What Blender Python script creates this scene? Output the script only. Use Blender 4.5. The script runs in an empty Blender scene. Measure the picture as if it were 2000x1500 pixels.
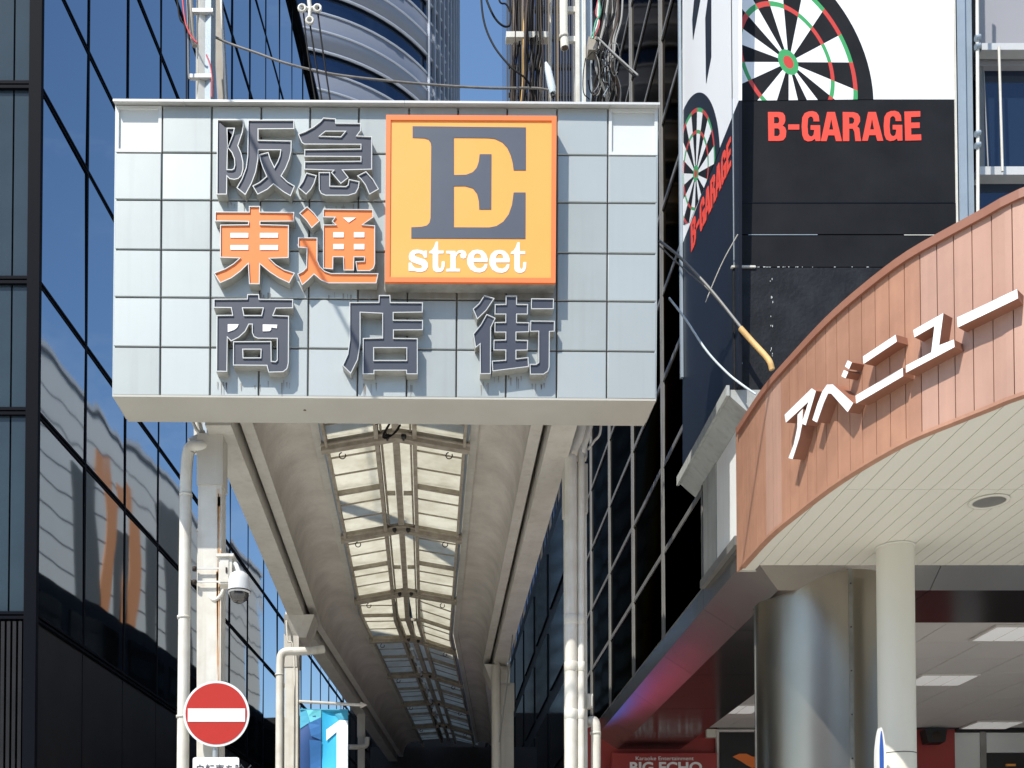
import bpy, math, random
from mathutils import Vector, Matrix
from mathutils.geometry import tessellate_polygon
random.seed(7)
R = math.radians
# ------------------------------------------------------------------ camera, sky, sun, exposure
sc = bpy.context.scene
PITCH = R(1.6); F = 2200.0; CX = 835.0; CY = 1768.5; EYE = 1.6
cam = bpy.data.cameras.new('camera'); camo = bpy.data.objects.new('camera', cam)
sc.collection.objects.link(camo); sc.camera = camo
camo.location = (0, 0, EYE); camo.rotation_euler = (math.pi/2 + PITCH, 0, 0)
cam.sensor_width = 36; cam.lens = 36*F/2000; cam.shift_x = (1000-CX)/2000; cam.shift_y = (CY-750)/2000
cam.clip_start = 0.05; cam.clip_end = 2000
SUN = Vector((0.80, 1.02, -1.52)).normalized()          # the way the light travels
w = bpy.data.worlds.new('World'); sc.world = w; w.use_nodes = True
nt = w.node_tree; nt.nodes.clear()
out = nt.nodes.new('ShaderNodeOutputWorld'); bg = nt.nodes.new('ShaderNodeBackground')
sky = nt.nodes.new('ShaderNodeTexSky'); sky.sky_type = 'NISHITA'; sky.sun_disc = False
sky.sun_elevation = math.asin(-SUN.z); sky.sun_rotation = math.atan2(-SUN.x, -SUN.y)
sky.air_density = 1.25; sky.dust_density = .7; sky.ozone_density = 3.0; sky.altitude = 20
tc = nt.nodes.new('ShaderNodeTexCoord'); mp = nt.nodes.new('ShaderNodeMapping'); mp.inputs['Scale'].default_value = (1.6, 1.6, 4.0)
nz = nt.nodes.new('ShaderNodeTexNoise'); nz.inputs['Scale'].default_value = 1.7; nz.inputs['Detail'].default_value = 7; nz.inputs['Roughness'].default_value = .62
rp = nt.nodes.new('ShaderNodeValToRGB'); rp.color_ramp.elements[0].position = .54; rp.color_ramp.elements[1].position = .82
rp.color_ramp.elements[1].color = (.55, .55, .55, 1)
mx = nt.nodes.new('ShaderNodeMixRGB'); mx.inputs['Color2'].default_value = (6.5, 7.0, 7.6, 1)
nt.links.new(tc.outputs['Generated'], mp.inputs['Vector']); nt.links.new(mp.outputs['Vector'], nz.inputs['Vector'])
nt.links.new(nz.outputs['Fac'], rp.inputs['Fac']); nt.links.new(rp.outputs['Color'], mx.inputs['Fac'])
hs = nt.nodes.new('ShaderNodeHueSaturation'); hs.inputs['Saturation'].default_value = 1.08; hs.inputs['Value'].default_value = 1.3
nt.links.new(sky.outputs['Color'], hs.inputs['Color']); nt.links.new(hs.outputs['Color'], mx.inputs['Color1']); nt.links.new(mx.outputs['Color'], bg.inputs['Color'])
bg.inputs['Strength'].default_value = 0.12
nt.links.new(bg.outputs['Background'], out.inputs['Surface'])
sun = bpy.data.lights.new('sun', 'SUN'); sun.energy = 4.8; sun.angle = R(.5); sun.color = (1, .955, .88)
suno = bpy.data.objects.new('sun', sun); sc.collection.objects.link(suno)
suno.rotation_euler = SUN.to_track_quat('-Z', 'Y').to_euler(); suno.location = (-20, -30, 40)
vs = sc.view_settings; vs.view_transform = 'Standard'; vs.look = 'None'; vs.exposure = 0.32; vs.gamma = 1; vs.use_curve_mapping = False
sc.cycles.max_bounces = 9; sc.cycles.diffuse_bounces = 5; sc.cycles.glossy_bounces = 5; sc.cycles.transmission_bounces = 5

# ------------------------------------------------------------------ from a pixel of the photograph to a point of the place
def ray(px, py):
    X = (px-CX)/F; Z = (CY-py)/F
    d = math.cos(PITCH) - Z*math.sin(PITCH)
    return X/d, (math.sin(PITCH) + Z*math.cos(PITCH))/d
def P(px, py, Y): a, b = ray(px, py); return Vector((a*Y, Y, EYE+b*Y))
def onx(px, py, x): a, b = ray(px, py); Y = x/a; return Vector((x, Y, EYE+b*Y))
def onz(px, py, z): a, b = ray(px, py); Y = (z-EYE)/b; return Vector((a*Y, Y, z))

# ------------------------------------------------------------------ materials
MATS = {}
def mat(name, col, rough=.6, metal=0., var=0., vscale=3., bump=0., bscale=40., streak=0., dirt=(.08, .065, .05), spec=.5, emit=None, estr=0., trans=None, wob=0., alpha=None, edge=None):
    m = bpy.data.materials.new(name); m.use_nodes = True; t = m.node_tree; b = t.nodes['Principled BSDF']
    b.inputs['Base Color'].default_value = (*col, 1); b.inputs['Roughness'].default_value = rough; b.inputs['Metallic'].default_value = metal
    b.inputs['Specular IOR Level'].default_value = spec
    N = t.nodes.new; L = t.links.new
    geo = N('ShaderNodeNewGeometry'); last = None
    def mixer(fac, amount, c2, prev):
        mul = N('ShaderNodeMath'); mul.operation = 'MULTIPLY'; mul.inputs[1].default_value = amount; mul.use_clamp = True; L(fac, mul.inputs[0])
        x = N('ShaderNodeMixRGB'); L(mul.outputs[0], x.inputs['Fac']); x.inputs['Color2'].default_value = (*c2, 1)
        if prev is None: x.inputs['Color1'].default_value = (*col, 1)
        else: L(prev, x.inputs['Color1'])
        return x.outputs['Color']
    if var > 0:
        n = N('ShaderNodeTexNoise'); n.inputs['Scale'].default_value = vscale; n.inputs['Detail'].default_value = 8; n.inputs['Roughness'].default_value = .6
        L(geo.outputs['Position'], n.inputs['Vector'])
        r = N('ShaderNodeValToRGB'); r.color_ramp.elements[0].position = .38; r.color_ramp.elements[1].position = .72
        L(n.outputs['Fac'], r.inputs['Fac']); last = mixer(r.outputs['Color'], var, dirt, last)
        n2 = N('ShaderNodeTexNoise'); n2.inputs['Scale'].default_value = vscale*45; n2.inputs['Detail'].default_value = 3
        L(geo.outputs['Position'], n2.inputs['Vector']); last = mixer(n2.outputs['Fac'], var*.45, dirt, last)
    if streak > 0:
        q = N('ShaderNodeMapping'); q.inputs['Scale'].default_value = (14, 14, .7); L(geo.outputs['Position'], q.inputs['Vector'])
        n = N('ShaderNodeTexNoise'); n.inputs['Scale'].default_value = 1.; n.inputs['Detail'].default_value = 6; L(q.outputs['Vector'], n.inputs['Vector'])
        r = N('ShaderNodeValToRGB'); r.color_ramp.elements[0].position = .5; r.color_ramp.elements[1].position = .75
        L(n.outputs['Fac'], r.inputs['Fac']); last = mixer(r.outputs['Color'], streak, dirt, last)
    if last is not None: L(last, b.inputs['Base Color'])
    if bump > 0:
        n = N('ShaderNodeTexNoise'); n.inputs['Scale'].default_value = bscale; n.inputs['Detail'].default_value = 4; L(geo.outputs['Position'], n.inputs['Vector'])
        bp = N('ShaderNodeBump'); bp.inputs['Strength'].default_value = bump; bp.inputs['Distance'].default_value = .01
        L(n.outputs['Fac'], bp.inputs['Height']); L(bp.outputs['Normal'], b.inputs['Normal'])
    if wob > 0:                                   # slow waviness of rolled glass and sheet
        n = N('ShaderNodeTexNoise'); n.inputs['Scale'].default_value = bscale; n.inputs['Detail'].default_value = 1; L(geo.outputs['Position'], n.inputs['Vector'])
        bp = N('ShaderNodeBump'); bp.inputs['Strength'].default_value = 1; bp.inputs['Distance'].default_value = wob
        L(n.outputs['Fac'], bp.inputs['Height']); L(bp.outputs['Normal'], b.inputs['Normal'])
    if edge: b.inputs['Specular Tint'].default_value = (*edge, 1)
    if emit: b.inputs['Emission Color'].default_value = (*emit, 1); b.inputs['Emission Strength'].default_value = estr
    if trans:
        o = t.nodes['Material Output']; tr = N('ShaderNodeBsdfTranslucent'); tr.inputs['Color'].default_value = (*trans, 1)
        if last is not None: L(last, tr.inputs['Color'])
        ms = N('ShaderNodeMixShader'); ms.inputs['Fac'].default_value = .88; L(b.outputs[0], ms.inputs[1]); L(tr.outputs[0], ms.inputs[2]); L(ms.outputs[0], o.inputs['Surface'])
    MATS[name] = m; return m
cream = mat('cream_paint', (.56, .54, .485), .5, var=.28, vscale=2.2, bump=.12, bscale=60, streak=.22, dirt=(.22, .18, .13))
bright = mat('white_pipe_paint', (.68, .67, .61), .45, var=.35, vscale=5, streak=.35, dirt=(.34, .28, .2))
rusty = mat('rust_stain', (.5, .22, .06), .8, var=.7, vscale=9, dirt=(.66, .6, .48))
alu = mat('aluminium_panel', (.375, .412, .405), .44, metal=.24, var=.22, vscale=1.3, dirt=(.28, .295, .295), streak=.2)
alu2 = mat('aluminium_panel_dull', (.345, .38, .374), .47, metal=.22, var=.25, vscale=2, dirt=(.25, .262, .26), streak=.28)
alu4 = mat('aluminium_panel_grimy', (.29, .29, .27), .5, metal=.15, var=.6, vscale=4, dirt=(.15, .12, .08), streak=.6)
alu3 = mat('aluminium_panel_clean', (.40, .436, .428), .42, metal=.26, var=.15, vscale=1.6, dirt=(.32, .335, .34), streak=.15)
alu_white = mat('white_matte_panel', (.60, .62, .60), .6, var=.08, vscale=2, dirt=(.5, .5, .48))
joint = mat('panel_joint', (.10, .085, .07), .8, var=.5, vscale=8, dirt=(.16, .09, .05))
coping = mat('coping_metal', (.62, .62, .60), .45, metal=.2, var=.16, vscale=3, dirt=(.3, .27, .22))
under = mat('fascia_underside', (.47, .46, .41), .55, var=.2, vscale=1.5, bump=.1, bscale=80, streak=0, dirt=(.28, .25, .2))
ret = mat('letter_return', (.50, .50, .46), .38, metal=.35, var=.45, vscale=6, streak=.3, dirt=(.16, .14, .11))
rim = mat('letter_rim', (.56, .56, .53), .35, metal=.3)
navy = mat('letter_navy', (.034, .040, .060), .45, var=.25, vscale=5, dirt=(.06, .066, .088), streak=.1)
orange = mat('letter_orange', (.80, .19, .028), .45, var=.1, vscale=4, dirt=(.75, .3, .12))
whitev = mat('white_vinyl', (.82, .82, .8), .5, var=.05, vscale=4, dirt=(.6, .6, .6))
boxface = mat('lightbox_face', (.87, .37, .075), .4, var=.12, vscale=1.8, dirt=(.88, .47, .17))
boxframe = mat('lightbox_frame', (.84, .2, .055), .4, var=.12, vscale=6, dirt=(.6, .14, .05))
slate = mat('slate_vinyl', (.062, .074, .10), .5, var=.12, vscale=3, dirt=(.13, .14, .17))
streetv = mat('street_vinyl', (.72, .76, .76), .5, var=.15, vscale=30, dirt=(.6, .6, .55))
lglass = mat('blue_coated_glass', (.33, .395, .47), .025, metal=1., wob=.003, bscale=.7)
lglass2 = mat('blue_coated_glass_wavy', (.34, .40, .47), .03, metal=1., wob=.005, bscale=.8)
lframe = mat('black_mullion', (.004, .005, .008), .6, spec=.04)
lclad = mat('black_cladding', (.007, .007, .0085), .5, spec=.2, var=.5, vscale=2, bump=.05, dirt=(.02, .02, .022))
lblind = mat('blind_behind_glass', (.034, .052, .066), .1, var=.4, vscale=1.2, dirt=(.018, .028, .035), spec=.3)
ldark = mat('dark_lobby_glass', (.008, .011, .011), .07, spec=.22)
rglass = mat('smoked_glass', (.052, .05, .047), .05, metal=1., edge=(.18, .17, .16), wob=.003, bscale=.8)
rframe = mat('bronze_aluminium', (.27, .265, .25), .45, metal=.4, var=.3, vscale=4, dirt=(.09, .08, .07))
rdark = mat('dark_core', (.018, .017, .017), .7, var=.4, dirt=(.03, .03, .03))
gwhite = mat('billboard_white', (.80, .81, .82), .42, var=.05, vscale=2, dirt=(.65, .66, .68))
gblack = mat('billboard_black', (.0075, .008, .0095), .6, spec=.12, var=.35, vscale=1.6, bump=.05, bscale=12, dirt=(.03, .031, .036))
gnavy = mat('billboard_navy', (.0085, .010, .015), .4, spec=.18, var=.3, vscale=1.6, dirt=(.02, .023, .03))
grough = mat('black_painted_board', (.008, .0085, .01), .55, spec=.2, var=.7, vscale=5, bump=.5, bscale=26, dirt=(.026, .028, .033))
gred = mat('lettering_red', (.80, .065, .035), .5, var=.15, vscale=9, dirt=(.6, .06, .04))
gring_red = mat('dart_red', (.52, .045, .03), .45)
gring_green = mat('dart_green', (.045, .32, .10), .45)
ggrey = mat('bluegrey_steel', (.33, .39, .44), .5, metal=.3, var=.3, vscale=3, bump=.1, bscale=50, dirt=(.18, .22, .26))
concrete = mat('painted_concrete', (.42, .44, .42), .7, var=.35, vscale=3, bump=.25, bscale=30, streak=.4, dirt=(.16, .16, .15))
whitewall = mat('white_wall', (.78, .79, .78), .6, var=.12, vscale=2, streak=.1, dirt=(.4, .4, .38))
copper = mat('copper_fascia', (.30, .15, .096), .5, metal=.05, var=.4, vscale=2.2, streak=.25, dirt=(.56, .30, .19))
copper2 = mat('copper_fascia_faded', (.36, .213, .158), .5, metal=.05, var=.3, vscale=2.2, streak=.2, dirt=(.58, .34, .25))
copperd = mat('copper_trim', (.27, .12, .075), .5, var=.3, vscale=5, dirt=(.2, .07, .04))
groove = mat('fascia_groove', (.12, .04, .02), .7)
lwhite = mat('white_letter_face', (.84, .84, .83), .4)
soff = mat('soffit_board', (.65, .63, .545), .55, var=.12, vscale=2.5, bump=.06, bscale=70, dirt=(.54, .52, .44))
soffj = mat('soffit_joint', (.07, .068, .055), .8)
steel = mat('brushed_steel', (.31, .272, .225), .29, metal=1., var=.35, vscale=1.1, dirt=(.36, .35, .32), wob=.004, bscale=1.6)
seam = mat('steel_seam', (.3, .3, .28), .4, metal=.8, var=.4, vscale=8, dirt=(.1, .08, .06))
pol = mat('polished_soffit', (.36, .34, .31), .24, metal=.85, var=.3, vscale=1.2, dirt=(.22, .2, .19), wob=.006, bscale=1.4)
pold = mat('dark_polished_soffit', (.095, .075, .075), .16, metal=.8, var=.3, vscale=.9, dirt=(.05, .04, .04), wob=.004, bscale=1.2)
tile = mat('ceiling_tile', (.66, .62, .58), .7, var=.15, vscale=1.5, dirt=(.38, .36, .34))
lampm = mat('lit_diffuser', (.8, .8, .8), .5, emit=(1, .98, .93), estr=.2)
redwall = mat('red_wall', (.33, .04, .034), .5, var=.2, vscale=3, dirt=(.25, .02, .02))
blackp = mat('black_plastic', (.012, .012, .012), .5)
hookm = mat('dark_iron', (.025, .022, .02), .6, metal=.0, spec=.2, var=.3, dirt=(.1, .05, .03))
glaz = mat('fibreglass_sheet', (.80, .79, .72), .55, var=.6, vscale=3.2, dirt=(.50, .47, .38), streak=.2, trans=(.8, .78, .62))
cove = mat('stucco_cove', (.60, .56, .50), .75, var=.8, vscale=2.2, bump=.8, bscale=28, streak=.2, dirt=(.36, .33, .29))
ribm = mat('stained_roof_steel', (.40, .36, .29), .6, var=.6, vscale=9, bump=.2, bscale=60, dirt=(.13, .095, .06))
signred = mat('sign_red', (.41, .028, .022), .6, spec=.2, var=.1, vscale=20, dirt=(.34, .03, .02))
signwhite = mat('sign_white', (.68, .71, .70), .4, var=.12, vscale=25, dirt=(.5, .52, .52))
signback = mat('galvanised', (.5, .52, .52), .4, metal=.7, var=.2, dirt=(.3, .3, .3))
inkm = mat('sign_ink', (.05, .055, .06), .5)
camgrey = mat('camera_white', (.62, .63, .62), .35, var=.1, dirt=(.45, .45, .43))
camdome = mat('smoked_dome', (.03, .03, .03), .05, spec=1.)
ban = {k: mat('banner_'+k, c, .65, bump=.1, bscale=10) for k, c in dict(cyan=(.03, .42, .72), light=(.12, .5, .6), mid=(.035, .16, .42), navy=(.02, .07, .22), teal=(.04, .3, .45), white=(.75, .78, .78)).items()}
cablem = mat('black_cable', (.014, .013, .012), .6, spec=.12)
cableg = mat('grey_cable', (.2, .2, .19), .5)
cabley = mat('yellow_cable', (.5, .28, .03), .5)
cabler = mat('red_cable', (.55, .05, .06), .5)
cablegr = mat('green_cable', (.03, .24, .14), .5)
bamboo = mat('tan_cable_guard', (.66, .42, .16), .6, var=.4, vscale=14, dirt=(.3, .17, .06))
sleeve = mat('pale_sleeve', (.56, .63, .66), .45, var=.1, dirt=(.4, .45, .5))
beige = mat('beige_pole', (.34, .31, .26), .6, var=.4, vscale=5, dirt=(.18, .15, .12))
tgrey = mat('tower_cladding', (.17, .19, .24), .45, metal=.2, var=.12, vscale=.05, dirt=(.1, .12, .16))
tlight = mat('tower_trim', (.38, .41, .46), .45, metal=.3)
tglass = mat('tower_glass', (.04, .065, .11), .05, metal=.9)
tsteel = mat('tower_fin', (.25, .28, .33), .4, metal=.4)
hdark = mat('highrise_dark', (.03, .032, .038), .5)
hglass = mat('highrise_glass', (.10, .14, .22), .08, metal=.8)
hbrown = mat('highrise_bronze', (.16, .12, .08), .5, metal=.3)
blwin = mat('blue_window', (.02, .038, .072), .05, metal=.5, spec=.9)
greywall = mat('grey_render', (.30, .30, .32), .7, var=.15, vscale=2, dirt=(.22, .22, .24))
pale = mat('pale_wall', (.60, .60, .57), .7, var=.2, vscale=.6, dirt=(.45, .45, .42))
asph = mat('asphalt', (.06, .06, .06), .85, var=.4, vscale=1, bump=.4, bscale=80, dirt=(.1, .1, .1))
pave = mat('pale_paving', (.58, .555, .50), .8, var=.3, vscale=1, bump=.2, bscale=30, dirt=(.48, .46, .42))
surfw = mat('surfboard_white', (.7, .7, .68), .35); surfb = mat('surfboard_blue', (.03, .09, .34), .35)
orpatch = mat('orange_mural', (.62, .27, .12), .6); dkpatch = mat('grey_mural', (.1, .11, .11), .6)
linem = mat('paint_line_white', (.7, .7, .68), .7, var=.3, vscale=6, dirt=(.3, .3, .3))

# ------------------------------------------------------------------ mesh helpers
C = sc.collection
class MB:
    def __init__(s): s.v = []; s.f = []; s.m = []; s.sm = []
    def add(s, vs, fs, mi=0, smooth=False):
        o = len(s.v); s.v += [tuple(p) for p in vs]
        for f in fs: s.f.append([i+o for i in f]); s.m.append(mi); s.sm.append(smooth)
        return s
    def box(s, x0, x1, y0, y1, z0, z1, mi=0):
        vs = [(x, y, z) for x in (x0, x1) for y in (y0, y1) for z in (z0, z1)]
        return s.add(vs, [(0, 1, 3, 2), (4, 6, 7, 5), (0, 4, 5, 1), (2, 3, 7, 6), (0, 2, 6, 4), (1, 5, 7, 3)], mi)
    def hexa(s, a, b, mi=0):                       # two matching rings of 4 points -> closed block
        n = len(a); vs = list(a)+list(b)
        return s.add(vs, [tuple(range(n-1, -1, -1)), tuple(range(n, 2*n))]+[(i, (i+1) % n, n+(i+1) % n, n+i) for i in range(n)], mi)
    def bar(s, p, q, wid, hgt, up=(0, 0, 1), mi=0):
        p = Vector(p); q = Vector(q); d = (q-p).normalized(); r = d.cross(Vector(up))
        if r.length < 1e-4: r = d.cross(Vector((1, 0, 0)))
        r = r.normalized()*wid/2; u = r.cross(d).normalized()*hgt/2
        return s.hexa([p-r-u, p+r-u, p+r+u, p-r+u], [q-r-u, q+r-u, q+r+u, q-r+u], mi)
    def tube(s, pts, r, n=10, mi=0, caps=True):
        pts = [Vector(p) for p in pts]; rings = []; u = None
        rr = r if isinstance(r, (list, tuple)) else [r]*len(pts)
        for i, p in enumerate(pts):
            a = pts[max(i-1, 0)]; b = pts[min(i+1, len(pts)-1)]; d = (b-a).normalized()
            if u is None: u = d.orthogonal().normalized()
            else:
                u = (u - d*u.dot(d)); u = u.normalized() if u.length > 1e-6 else d.orthogonal().normalized()
            v = d.cross(u); rings.append([p+(u*math.cos(2*math.pi*k/n)+v*math.sin(2*math.pi*k/n))*rr[i] for k in range(n)])
        vs = [q for rg in rings for q in rg]; fs = []
        for i in range(len(rings)-1):
            for k in range(n): fs.append((i*n+k, i*n+(k+1) % n, (i+1)*n+(k+1) % n, (i+1)*n+k))
        s.add(vs, fs, mi, True)
        if caps:
            o = len(rings)-1
            s.add(rings[0], [tuple(range(n-1, -1, -1))], mi); s.add(rings[-1], [tuple(range(n))], mi)
        return s
    def lathe(s, c, prof, n=32, mi=0, axis='z'):
        vs = []; fs = []; c = Vector(c)
        for (r, z) in prof:
            for k in range(n):
                a = 2*math.pi*k/n; e = (r*math.cos(a), r*math.sin(a), z)
                if axis == 'y': e = (e[0], z, e[1])
                if axis == 'x': e = (z, e[0], e[1])
                vs.append(c+Vector(e))
        for i in range(len(prof)-1):
            for k in range(n): fs.append((i*n+k, i*n+(k+1) % n, (i+1)*n+(k+1) % n, (i+1)*n+k))
        return s.add(vs, fs, mi, True)
    def disc(s, c, r, y0, y1, n=64, mi=0):         # flat faced disc whose face looks along y
        c = Vector(c); L_ = [c+Vector((r*math.cos(2*math.pi*k/n), y0, r*math.sin(2*math.pi*k/n))) for k in range(n)]
        return s.prism([L_], (0, y1-y0, 0), mi)
    def poly(s, loops, mi=0):                      # flat polygon with holes
        vs = [Vector(p) for l in loops for p in l]
        tr = tessellate_polygon([[Vector(p) for p in l] for l in loops])
        return s.add(vs, [tuple(t) for t in tr], mi)
    def prism(s, loops, off, mi=0, mis=None):      # loops of 3D points, pushed back by off
        off = Vector(off); s.poly(loops, mi); s.poly([[Vector(p)+off for p in l] for l in loops], mi if mis is None else mis)
        for l in loops:
            n = len(l); vs = [Vector(p) for p in l]+[Vector(p)+off for p in l]
            s.add(vs, [(i, (i+1) % n, n+(i+1) % n, n+i) for i in range(n)], mi if mis is None else mis)
        return s
    def mesh(s, name, org=(0, 0, 0)):
        me = bpy.data.meshes.new(name); o = Vector(org)
        me.from_pydata([tuple(Vector(p)-o) for p in s.v], [], s.f); me.update()
        me.polygons.foreach_set('material_index', s.m); me.polygons.foreach_set('use_smooth', s.sm)
        import bmesh
        bm = bmesh.new(); bm.from_mesh(me); bmesh.ops.recalc_face_normals(bm, faces=bm.faces); bm.to_mesh(me); bm.free()
        return me
    def build(s, name, ms, parent=None, **kw):
        org = wloc(parent) if parent is not None else kw.pop('org', (0, 0, 0))
        me = s.mesh(name, org)
        for m in (ms if isinstance(ms, (list, tuple)) else [ms]): me.materials.append(m)
        o = bpy.data.objects.new(name, me); C.objects.link(o)
        if parent is not None: o.parent = parent
        else: o.location = org
        for k, v in kw.items():
            if v: o[k] = v
        return o
def wloc(o):
    v = Vector((0, 0, 0))
    while o is not None: v += o.location; o = o.parent
    return v
def thing(name, label, cat, loc=(0, 0, 0), group=None):
    o = bpy.data.objects.new(name, None); o.empty_display_size = .2; C.objects.link(o); o.location = loc
    o['label'] = label; o['category'] = cat
    if group: o['group'] = group
    return o
def solo(mb, name, ms, label, cat, org, group=None): return mb.build(name, ms, None, org=org, label=label, category=cat, group=group)
def struct(mb, name, ms): return mb.build(name, ms, None, kind='structure')
def piece(me, name, parent, loc, rot=(0, 0, 0), m=None):
    o = bpy.data.objects.new(name, me); C.objects.link(o); o.parent = parent; o.location = Vector(loc)-wloc(parent); o.rotation_euler = rot
    return o
def area(l): return sum(l[i][0]*l[(i+1) % len(l)][1]-l[(i+1) % len(l)][0]*l[i][1] for i in range(len(l)))/2
def inset(l, d):                                   # moves a loop to its left by d
    n = len(l); o = []
    for i in range(n):
        p, a, b = Vector(l[i]), Vector(l[i-1]), Vector(l[(i+1) % n])
        e1 = (p-a).normalized(); e2 = (b-p).normalized(); n1 = Vector((-e1.y, e1.x)); n2 = Vector((-e2.y, e2.x))
        m = n1+n2; k = m.length
        if k < .3: o.append(p+n1*d); continue
        m /= k; c = max(m.dot(n1), .45); o.append(p+m*(d/c))
    return o
def zm(ox, oy, s): return lambda l: [(ox+x/s, oy+y/s) for x, y in l]
def bez(pts, n):
    o = []
    for k in range(n+1):
        t = k/n; q = [Vector(p) for p in pts]
        while len(q) > 1: q = [q[i].lerp(q[i+1], t) for i in range(len(q)-1)]
        o.append(q[0])
    return o
def crom(pts, n=8):
    p = [Vector(q) for q in pts]; p = [2*p[0]-p[1]]+p+[2*p[-1]-p[-2]]; o = []
    for i in range(1, len(p)-2):
        for k in range(n):
            t = k/n
            o.append(.5*((2*p[i])+(p[i+1]-p[i-1])*t+(2*p[i-1]-5*p[i]+4*p[i+1]-p[i+2])*t*t+(3*p[i]-p[i-1]-3*p[i+1]+p[i+2])*t**3))
    o.append(p[-2]); return o
def clip(poly, conv):                              # convex clip in the picture of a printed sheet
    def ins(p, a, b): return (b[0]-a[0])*(p[1]-a[1])-(b[1]-a[1])*(p[0]-a[0]) >= 0
    s = 1 if area(conv) > 0 else -1
    cv = conv if s > 0 else conv[::-1]; out = poly
    for i in range(len(cv)):
        a, b = cv[i], cv[(i+1) % len(cv)]; res = []
        for j in range(len(out)):
            p, q = out[j-1], out[j]
            ip, iq = ins(p, a, b), ins(q, a, b)
            if ip != iq:
                d1 = (b[0]-a[0])*(p[1]-a[1])-(b[1]-a[1])*(p[0]-a[0]); d2 = (b[0]-a[0])*(q[1]-a[1])-(b[1]-a[1])*(q[0]-a[0]); t = d1/(d1-d2)
                res.append((p[0]+(q[0]-p[0])*t, p[1]+(q[1]-p[1])*t))
            if iq: res.append(q)
        out = res
        if len(out) < 3: return []
    return out
def text(body, size, place, m, name, parent, depth=.004, bold=0., space=1.):
    cu = bpy.data.curves.new(name, 'FONT'); cu.body = body; cu.size = size; cu.extrude = depth/2; cu.offset = bold; cu.space_character = space
    to = bpy.data.objects.new(name+'_tmp', cu); C.objects.link(to); dg = bpy.context.evaluated_depsgraph_get(); dg.update()
    me = bpy.data.meshes.new_from_object(to.evaluated_get(dg)); bpy.data.objects.remove(to)
    for v in me.vertices: v.co = Vector(place(v.co.x, v.co.y, v.co.z))-wloc(parent)
    me.materials.clear(); me.materials.append(m); me.name = name
    o = bpy.data.objects.new(name, me); C.objects.link(o); o.parent = parent; return o

# ------------------------------------------------------------------ ground
struct(MB().box(-260, 260, -260, 400, -.4, -.008), 'ground', pave)
struct(MB().box(-60, 60, -16, -6, -.3, .0), 'road', asph)
struct(MB().box(-60, -3.2, 4.5, 9.8, -.2, .12), 'pavement', pave)
struct(MB().box(3.4, 60, 4.5, 9.8, -.2, .12), 'pavement', pave)
m_ = MB()
for i in range(18): m_.box(-54+i*6, -51+i*6, -11.1, -10.95, .001, .004)
struct(m_, 'road_line', linem)

# ------------------------------------------------------------------ left: blue glass office building
LX = lambda Y: -6.2+.075*Y
Y0, DW, NW = 14.5, 1.674, 19
rows = [EYE+(z-EYE)*1.24 for z in (4.96, 7.12, 8.52, 10.62, 12.06, 14.2, 15.6, 17.8, 20.0, 22.9)]
RT = rows[-1]
ob = thing('glass_office_building', 'tall office building of dark blue mirror glass with black mullions, left of the arcade', 'building', (LX(Y0)-3, Y0+4, 0))
Y1 = Y0+DW*NW; o_ = .16
core = MB(); a_ = [(LX(Y0)-o_, Y0+o_, 0), (LX(Y1)-o_, Y1, 0), (LX(Y1)-14, Y1, 0), (LX(Y0)-14, Y0+o_, 0)]
core.hexa([Vector(p) for p in a_], [Vector(p)+Vector((0, 0, RT-.05)) for p in a_]); core.build('core', rdark, ob)
ang = math.atan2(.075, 1); nx = Vector((1, -.075, 0)).normalized(); tx = Vector((.075, 1, 0)).normalized()
pw = (DW*math.sqrt(1+.075**2))-.07
for r in range(len(rows)-1):
    h = rows[r+1]-rows[r]-.08
    mb = MB().box(-.012, .012, -pw/2, pw/2, -h/2, h/2); me = mb.mesh('pane'); me.materials.append(lglass if r != 1 else lglass2)
    for k in range(NW):
        Yc = Y0+DW*(k+.5)
        piece(me, 'pane', ob, (LX(Yc), Yc, (rows[r]+rows[r+1])/2), (R(random.uniform(-.15, .15)), R(random.uniform(-.3, .3)), -ang+R(random.uniform(-.35, .35))))
def lbar(Ya, Yb, z, wd, hg, nm): return MB().bar((LX(Ya)+.002, Ya, z), (LX(Yb)+.002, Yb, z), .045, hg).build(nm, lframe, ob)
for z in rows: lbar(Y0, Y1, z-.032, .09, .026, 'transom'); lbar(Y0, Y1, z+.03, .09, .03, 'transom')
mm = MB().box(-.05, -.006, -.026, .026, 0, RT-rows[0]); mm = mm.mesh('mullion'); mm.materials.append(lframe)
for k in range(1, NW+1):
    Yc = Y0+DW*k; piece(mm, 'mullion', ob, (LX(Yc)+.03, Yc, rows[0]), (0, 0, -ang))
cl = MB().box(-.03, .0, -pw/2-.02, pw/2+.02, 0, rows[0]-.1).mesh('cladding_panel'); cl.materials.append(lclad)
for k in range(NW):
    Yc = Y0+DW*(k+.5); piece(cl, 'cladding_panel', ob, (LX(Yc), Yc, .02), (0, 0, -ang))
MB().box(LX(Y0)-.11, LX(Y0)+.05, Y0-.05, Y0+.05, 0, RT).build('corner_post', lframe, ob)
MB().bar((LX(Y0), Y0, RT+.07), (LX(Y1), Y1, RT+.07), .3, .14).build('roof_edge', lframe, ob)
ext_ = thing('dark_building_beyond', 'dark building continuing the street line beyond the mirror glass building', 'building', (-9, 65, 0))
MB().hexa([Vector(p) for p in ((LX(Y1)-.3, Y1+.3, 0), (LX(112)-.3, 112, 0), (LX(112)-12, 112, 0), (LX(Y1)-12, Y1+.3, 0))], [Vector(p) for p in ((LX(Y1)-.3, Y1+.3, 27.6), (LX(112)-.3, 112, 27.6), (LX(112)-12, 112, 27.6), (LX(Y1)-12, Y1+.3, 27.6))]).build('wall', lclad, ext_)
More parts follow.
